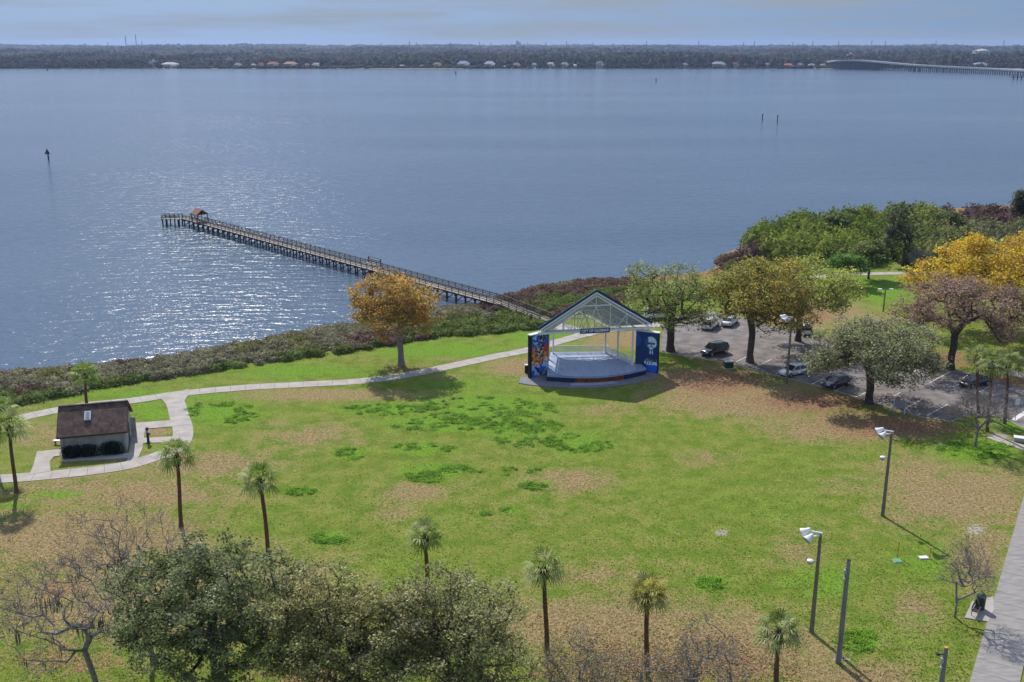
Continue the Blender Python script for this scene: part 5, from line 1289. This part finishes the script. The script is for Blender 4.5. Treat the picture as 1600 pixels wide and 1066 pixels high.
# ------------------------------------------------------------------ things standing in the water
b = P(76, 250, -.4); t = thing('channel_marker', b, 'dark channel marker post with a triangular board at the left of the bay', 'channel marker')
mb = MB(); mb.tube([(b.x, b.y, -3), (b.x, b.y, hgt(b, 236))], .3, 8); obj('post', mb, M['darkwood'], t)
h = hgt(b, 236); mb = MB(); mb.add([(b.x-1.1, b.y-.35, h-1.2), (b.x+1.1, b.y-.35, h-1.2), (b.x, b.y-.35, h+1.0), (b.x-1.1, b.y-.45, h-1.2), (b.x+1.1, b.y-.45, h-1.2), (b.x, b.y-.45, h+1.0)], [(0, 1, 2), (5, 4, 3), (0, 3, 4, 1), (1, 4, 5, 2), (2, 5, 3, 0)]); obj('board', mb, M['green_paint'], t)
for i, (x, y, tp) in enumerate(((1191, 188, 179), (1214.5, 191, 181), (1025, 128, 123), (712, 116, 112), (74, 110.5, 107.5))):
    b = P(x, y, -.4); h = hgt(b, tp); t = thing('channel_post', b, ['left post of the pair standing in the bay', 'right post of the pair standing in the bay', 'small post far out near the opposite shore, right of centre', 'tiny post near the opposite shore, left of centre', 'tiny post by the opposite shore at far left'][i], 'channel post')
    r_ = .28*max(1, b.y/600); mb = MB(); mb.tube([(b.x, b.y, -3), (b.x, b.y, h)], r_, 7); obj('post', mb, M['darkwood'], t)
    mb = MB(); mb.box((b.x, b.y, h), (r_*2.6, r_*2.6, .5)); obj('cap', mb, M['darkwood'], t)
# dock at the far right
a = P(1582, 124, -.4); t = thing('dock', a, 'dark timber dock with pilings near the bridge at the right edge', 'dock')
mb = MB(); mb.box((a.x+22, a.y, 2.4), (48, 7, .8)); obj('deck', mb, M['darkwood'], t)
for k in range(9):
    mb = MB(); mb.tube([(a.x+k*5.4, a.y-2, -3), (a.x+k*5.4, a.y-2, 5.2-.3*(k % 3))], .65, 6); obj('pile', mb, M['darkwood'], t)

# bridge
def build_bridge():
    pts = [(x, yb, hgt(P(x, yb), yd)) for x, yb, yd in ((1298, 106.6, 96.6), (1312, 108.0, 95.0), (1330, 108.4, 94.6), (1350, 108.9, 95.2), (1370, 109.5, 96.8), (1400, 110.4, 99.6), (1440, 111.8, 102.6), (1500, 113.8, 105.8), (1560, 116, 108.6), (1640, 119.5, 112.5), (1760, 124, 117))]
    W3 = [P(x, y, -.4) for x, y, z in pts]; W3 = [Vector((q.x, q.y, z)) for q, (_, _, z) in zip(W3, pts)]
    sm = catmull(W3, 6); t = thing('road_bridge', (W3[0].x, W3[0].y, 0), 'long low concrete road bridge crossing to the opposite shore at right', 'bridge')
    wv = 16.0; mb = MB(); mr_ = MB(); k = len(sm); Ls, Rs = [], []
    for i, p in enumerate(sm):
        d = sm[min(i+1, k-1)]-sm[max(i-1, 0)]; d.z = 0; d.normalize(); n_ = Vector((-d.y, d.x, 0)); Ls.append(p+n_*wv/2); Rs.append(p-n_*wv/2)
    for i in range(k-1):
        o = [Ls[i], Ls[i+1], Rs[i+1], Rs[i]]; dn = Vector((0, 0, -1.5))
        mb.add(o+[q+dn for q in o], [(3, 2, 1, 0), (4, 5, 6, 7), (0, 1, 5, 4), (2, 3, 7, 6)])
    obj('deck', mb, M['bridge'], t)
    for S_ in (Ls, Rs):
        mb = MB()
        for i in range(k-1): mb.bar(S_[i]+Vector((0, 0, .5)), S_[i+1]+Vector((0, 0, .5)), .5, 1.0)
        obj('parapet', mb, M['bridge'], t)
    acc = 0
    for i in range(k-1):
        a, b2 = sm[i], sm[i+1]; seg = (b2-a).length; nn = max(1, int(seg/17))
        for j in range(nn):
            p = a.lerp(b2, j/nn); d = (b2-a); d.z = 0; d.normalize(); n_ = Vector((-d.y, d.x, 0)); mb = MB()
            for s in (-6, -2, 2, 6): q = p+n_*s; mb.box((q.x, q.y, (p.z-1.5-3)/2), (1.3, 1.3, p.z-1.5+3))
            mb.bar(p+n_*-7+Vector((0, 0, -2.1)), p+n_*7+Vector((0, 0, -2.1)), 1.6, 1.2); obj('pier', mb, M['bridge_dark'], t)
M['bridge'] = mat('bridge_concrete', (0.58, 0.56, 0.53), 0.9, vary=0.1, scale=.1)
M['bridge_dark'] = mat('bridge_pier_concrete', (0.12, 0.12, 0.125), 0.9, vary=0.1, scale=.1)
build_bridge()

# ------------------------------------------------------------------ far shore: woods, houses, masts
rng = np.random.default_rng(9)
def far_forest():
    # rows by distance, denser near the water
    cs = []
    for (d0, d1, n, s0, s1, h0, h1) in ((-3, 12, 1300, 6, 10, 2.5, 5), (6, 40, 1500, 6, 10, 5, 8), (40, 260, 5200, 9, 15, 8, 13), (260, 1000, 6500, 13, 24, 10, 16), (1000, 3000, 6500, 22, 45, 13, 19), (3000, 6000, 6500, 40, 85, 14, 22)):
        Y = FAR+rng.uniform(d0, d1, n); X = rng.uniform(-0.58, 0.60, n)*(Y*CP+12)
        cs.append(np.stack([X, Y, rng.uniform(s0, s1, n), rng.uniform(h0, h1, n)], 1))
    c = np.concatenate(cs); X, Y, S, Hh = c.T
    # clearings for the shore houses
    keep = np.ones(len(c), bool)
    ppx, ppy = proj(X, Y, 0*X)
    near = ((Y-FAR) < 60) & (ppx < 1400) & (Hh > 5.01)
    for hx, hw_ in [(h_[0], h_[2]) for h_ in HOUSES if h_[1] > 94]:
        keep &= ~((np.abs(ppx-hx) < hw_*.45+1) & near)
    Hh = np.where((Y-FAR < 40), Hh*np.where(ppx < 260, 1.0, .85), Hh)
    Hh = Hh*(0.7+0.75*vnoise(X, Y*0.3, 150, 4)*1.0)+4*(vnoise(X, Y*0, 420, 5)-.4)*np.clip((Y-3000)/2000, 0, 1)*2
    c = c[keep]; X, Y, S, Hh = X[keep], Y[keep], S[keep], Hh[keep]; n = len(X)
    base = far_h(X, Y)
    # lumpy domes (8 x 3 rings)
    ns = 8; th = np.arange(ns)*2*np.pi/ns; rings = []
    for fr, fz in ((0.8, 0.0), (1.0, .45), (.72, .82), (.25, 1.0)): rings.append(np.stack([np.cos(th)*fr, np.sin(th)*fr, np.full(ns, fz)], 1))
    T = np.concatenate(rings)[None]*np.stack([S, S, Hh], 1)[:, None, :]*0.5
    T[:, :, 2] *= 2
    T = T*rng.uniform(.78, 1.2, (n, 4*ns, 1))+np.stack([X, Y, base], 1)[:, None, :]
    j = np.arange(ns); q = np.concatenate([np.stack([j+a*ns, (j+1) % ns+a*ns, (j+1) % ns+(a+1)*ns, j+(a+1)*ns], 1) for a in range(3)])
    Fq = ((np.arange(n)*4*ns)[:, None, None]+q[None]).reshape(-1, 4)
    pal = np.array([(0.040, 0.055, 0.020), (0.055, 0.068, 0.022), (0.08, 0.066, 0.034), (0.030, 0.045, 0.020), (0.062, 0.075, 0.022), (0.085, 0.055, 0.034)])
    col = pal[rng.integers(0, len(pal), n)]*rng.uniform(.35, 1.1, (n, 1))
    o = npmesh('far_woods', T.reshape(-1, 3), Fq, M['brush'], colors=np.repeat(col, 4*ns, 0)); tag(o, 'low belt of mixed woods along the whole opposite shore', None, None, 'stuff')
# px x, px y of the base, width px, height px, wall, roof, storeys, label
HOUSES = [(266, 104, 26, 8, 'w', 'w', 'wide house with bright white roof alone on the far shore at left'), (241, 104, 6, 4, 't', 'g', 'tiny tan outbuilding left of the white roofed far house'), (372, 105, 12, 7, 'b', 'g', 'blue grey house on the far shore above the pier end'), (396, 104, 9, 6, 'w', 'g', 'pale house on the far shore, second right of the blue grey one'),
          (408, 105, 10, 8, 't', 'r', 'narrow tan house with red roof on the far shore'), (427, 105, 19, 9, 't', 'r', 'broad red roofed house on the far shore'), (454, 104, 22, 9, 't', 'o', 'large tan house with tan roof on the far shore'), (480, 103, 9, 6, 't', 'r', 'small brown roofed house on the far shore'), (495, 103, 15, 7, 'w', 'g', 'pale grey roofed house on the far shore left of centre'),
          (628, 103, 10, 4, 'w', 'g', 'low pale boathouse on the far shore'), (660, 104, 8, 4, 'g', 'g', 'small grey house on the far shore above the round orange tree'), (683, 105, 14, 8, 't', 'o', 'boxy tan house on the far shore'), (724, 105, 20, 10, 'w', 'b', 'blue roofed far shore house with steep gable'), (765, 106, 18, 10, 'w', 'w', 'square white two storey house on the far shore'), (788, 106, 6, 3, 'w', 'w', 'tiny white shed beside the square white far house'),
          (807, 104, 13, 7, 't', 'o', 'low house with pinkish roof on the far shore'), (835, 104, 9, 7, 'b', 'b', 'narrow bluish house on the far shore above the bandstand'), (861, 103, 14, 8, 'w', 'w', 'bright white gabled house on the far shore'), (882, 104, 14, 8, 'b', 'g', 'blue grey far house right of the bright white one'), (898, 104, 8, 5, 'w', 'w', 'small white far house right of the blue grey pair'),
          (937, 104, 13, 10, 'w', 'g', 'tall grey house at the water on the far shore'), (1024, 105, 6, 3, 'w', 'g', 'tiny pale shed on the far shore behind the small post'), (1070, 104, 9, 7, 'g', 'g', 'grey house among trees on the far shore'), (1122, 104, 22, 9, 'g', 'g', 'wide grey house with hipped roof on a far lawn'), (1149, 103, 11, 8, 'w', 'r', 'pale house with orange roof beside the wide grey far house'),
          (1198, 104, 8, 7, 'g', 'b', 'narrow grey house on the far shore'), (1232, 103, 15, 6, 't', 'or', 'house with vivid orange red roof on the far shore'), (1249, 104, 10, 7, 'g', 'g', 'grey house just right of the orange red roof'), (1268, 104, 11, 6, 'b', 'g', 'bluish house second right of the orange red roof'), (1285, 105, 9, 6, 'w', 'g', 'pale house third right of the orange red roof'),
          (1306, 105, 15, 9, 'w', 'b', 'pale bluish house at the end of the bridge'), (1531, 108, 24, 8, 'w', 'g', 'group house with white walls behind the bridge at right')]
for k_, c_ in (('w', (.42, .42, .41)), ('t', (.30, .24, .18)), ('b', (.25, .30, .38)), ('g', (.26, .26, .27)), ('r', (.24, .085, .06)), ('o', (.28, .17, .12)), ('or', (.45, .11, .05))): M['h_'+k_] = mat('house_'+{'w': 'white', 't': 'tan', 'b': 'blue_grey', 'g': 'grey', 'r': 'brick_red', 'o': 'terracotta', 'or': 'orange_red'}[k_], c_, .8, vary=.08, scale=.2)
def house(x, y, wpx, hpx, wc, rc, label, name='shore_house', Yd=None):
    Yw = Yd or FAR+22+max(0, (106-y))*9
    g0 = float(far_h(np.array([0.]), np.array([Yw]))[0]) if Yd is None else float(far_h(np.array([0.]), np.array([Yw]))[0])
    mpp = (Yw*CP+H*SP)/F; X = (x-800)*mpp; W_ = wpx*mpp; Ht = hpx*mpp; D = min(16, max(9, W_*.6))
    t = thing(name, (X, Yw, g0), label, 'house')
    if Yd is None: g0 = max(.6, g0)
    wh = Ht*.6; mb = MB(); mb.box((X, Yw, g0+wh/2-.5), (W_*.94, D, wh+1)); wl = obj('wall', mb, M['h_'+wc], t)
    mb = MB(); z0 = g0+wh; z1 = g0+Ht; hx = W_/2*1.03; hy = D/2*1.1; rx = W_*.22
    mb.add([(X-hx, Yw-hy, z0), (X+hx, Yw-hy, z0), (X+hx, Yw+hy, z0), (X-hx, Yw+hy, z0), (X-rx, Yw, z1), (X+rx, Yw, z1)], [(0, 1, 5, 4), (1, 2, 5), (2, 3, 4, 5), (3, 0, 4), (3, 2, 1, 0)])
    rf = obj('roof', mb, M['h_'+rc], t)
    if wpx > 9:
        nwin = max(2, int(W_/4.5)); rows_ = 2 if wh > 5.5 else 1
        for r_ in range(rows_):
            for k in range(nwin):
                mb = MB(); mb.box((X-W_*.42+W_*.84*(k+.5)/nwin, Yw-D/2-.05, g0+1.7+3.0*r_), (1.5, .2, 1.5)); obj('window', mb, M['glass'], t)
        # side wing breaks the outline
        mb = MB(); mb.box((X+W_*.3, Yw-D/2-1.6, g0+wh*.36), (W_*.3, 3.4, wh*.72)); obj('porch', mb, M['h_'+wc], t)
        mb = MB(); mb.add([(X+W_*.13, Yw-D/2-3.6, g0+wh*.72), (X+W_*.47, Yw-D/2-3.6, g0+wh*.72), (X+W_*.47, Yw-D/2+.1, g0+wh*.95), (X+W_*.13, Yw-D/2+.1, g0+wh*.95)], [(0, 1, 2, 3)]); obj('porch_roof', mb, M['h_'+rc], t)
    return t
far_forest()
for hdef in HOUSES: house(*hdef)
# large inland roofs above the canopy
def inland(x, y, wpx, hpx, rc, label, Yw):
    mpp = (Yw*CP+H*SP)/F; X = (x-800)*mpp; W_ = wpx*mpp
    v = (y-533)/F; q = (v*Yw*CP+Yw*SP)/(CP-v*SP); ztop = H-q; g0 = float(far_h(np.array([X]), np.array([Yw]))[0])
    t = thing('inland_building', (X, Yw, g0), label, 'building'); mb = MB(); mb.box((X, Yw, (g0+ztop-3)/2), (W_*.9, 40, ztop-3-g0)); obj('wall', mb, M['h_w'], t)
    mb = MB(); mb.lathe([(W_*.55, 0), (W_*.5, 1.2), (W_*.25, 3.6), (.5, 5)], 10, (X, Yw, ztop-3.2)); obj('roof', mb, M['h_'+rc], t)
inland(1532, 77.5, 20, 4, 'w', 'large white domed roof showing above the woods at far right', 2700)
inland(1328, 83.5, 6, 3, 'w', 'small pale roof in the woods above the bridge end', 2500)
inland(241, 93.5, 5, 2, 'w', 'small pale roof in the woods at far left', 2050)
inland(359, 88.5, 3, 2, 't', 'speck of pale roof in the woods left of centre', 2250)
MASTS = [(33, 72), (77, 71), (134, 69), (157, 70.5), (170, 66), (198, 56), (214, 54), (223, 65), (243, 70), (275, 71), (596, 67), (640, 64), (651, 66), (704, 66), (749, 65), (756, 68), (767, 67), (791, 68), (824, 67), (853, 66), (885, 64), (926, 66), (958, 68), (1010, 64), (1091, 64), (1161, 66), (1178, 64), (1238, 66), (1269, 64), (1309, 64), (1361, 63), (1382, 64), (1461, 63), (1503, 68), (1567, 63)]
ORD = ['first', 'second', 'third', 'fourth', 'fifth', 'sixth', 'seventh', 'eighth', 'ninth', 'tenth', 'eleventh', 'twelfth', 'thirteenth', 'fourteenth', 'fifteenth', 'sixteenth', 'seventeenth', 'eighteenth', 'nineteenth', 'twentieth'] + ['twenty ' + q for q in ('first', 'second', 'third', 'fourth', 'fifth', 'sixth', 'seventh', 'eighth', 'ninth')] + ['thirtieth', 'thirty first', 'thirty second', 'thirty third', 'thirty fourth', 'thirty fifth', 'thirty sixth']
rank = 0
for x, y in MASTS:
    Yw = 6200; mpp = (Yw*CP+H*SP)/F; X = (x-800)*mpp; v = (y-533)/F; ztop = H-(v*Yw*CP+Yw*SP)/(CP-v*SP); g0 = float(far_h(np.array([X]), np.array([float(Yw)]))[0])
    big = x == 134
    rank += 1
    rank -= (x == 134)
    lab = '%s thin mast from the left along the wooded skyline' % ORD[rank-1] if not big else 'dark water tower on the wooded skyline at far left'
    t = thing('water_tower' if big else 'mast', (X, Yw, g0), lab, 'water tower' if big else 'mast', None if big else 'masts along the skyline')
    mb = MB(); mb.tube([(X, Yw, g0), (X, Yw, ztop)], [3.0, 2.0], 5); obj('shaft', mb, M['darkwood'], t)
    if big: mb = MB(); mb.lathe([(2, -9), (9, -5), (9, 0), (2, 4)], 12, (X, Yw, ztop)); obj('tank', mb, M['h_g'], t)
Yw = 6400; mpp = (Yw*CP+H*SP)/F; X = 10*mpp; g0 = float(far_h(np.array([X]), np.array([float(Yw)]))[0])
t = thing('office_tower', (X, Yw, g0), 'blocky high building on the skyline above the centre', 'building')
mb = MB(); mb.box((X-6, Yw, g0+24), (16, 14, 48)); obj('tower', mb, M['h_b'], t)
mb = MB(); mb.box((X+9, Yw, g0+20), (12, 14, 40)); obj('annex', mb, M['h_b'], t)

# ------------------------------------------------------------------ air
mb = MB(); mb.box((0, 4500, 36), (17500, 11400, 84)); hz = obj('haze', mb, None)
hz.data.materials.clear()
hm = bpy.data.materials.new('haze'); hm.use_nodes = True; n_ = hm.node_tree
for x in list(n_.nodes):
    if x.type == 'BSDF_PRINCIPLED': n_.nodes.remove(x)
pv = n_.nodes.new('ShaderNodeVolumePrincipled'); pv.inputs['Color'].default_value = (0.48, 0.64, 1.0, 1); pv.inputs['Density'].default_value = 0.00007; pv.inputs['Anisotropy'].default_value = 0.2
n_.links.new(pv.outputs[0], n_.nodes['Material Output'].inputs['Volume'])
hz.data.materials.append(hm); tag(hz, 'thin bluish haze over the bay', None, None, 'stuff')
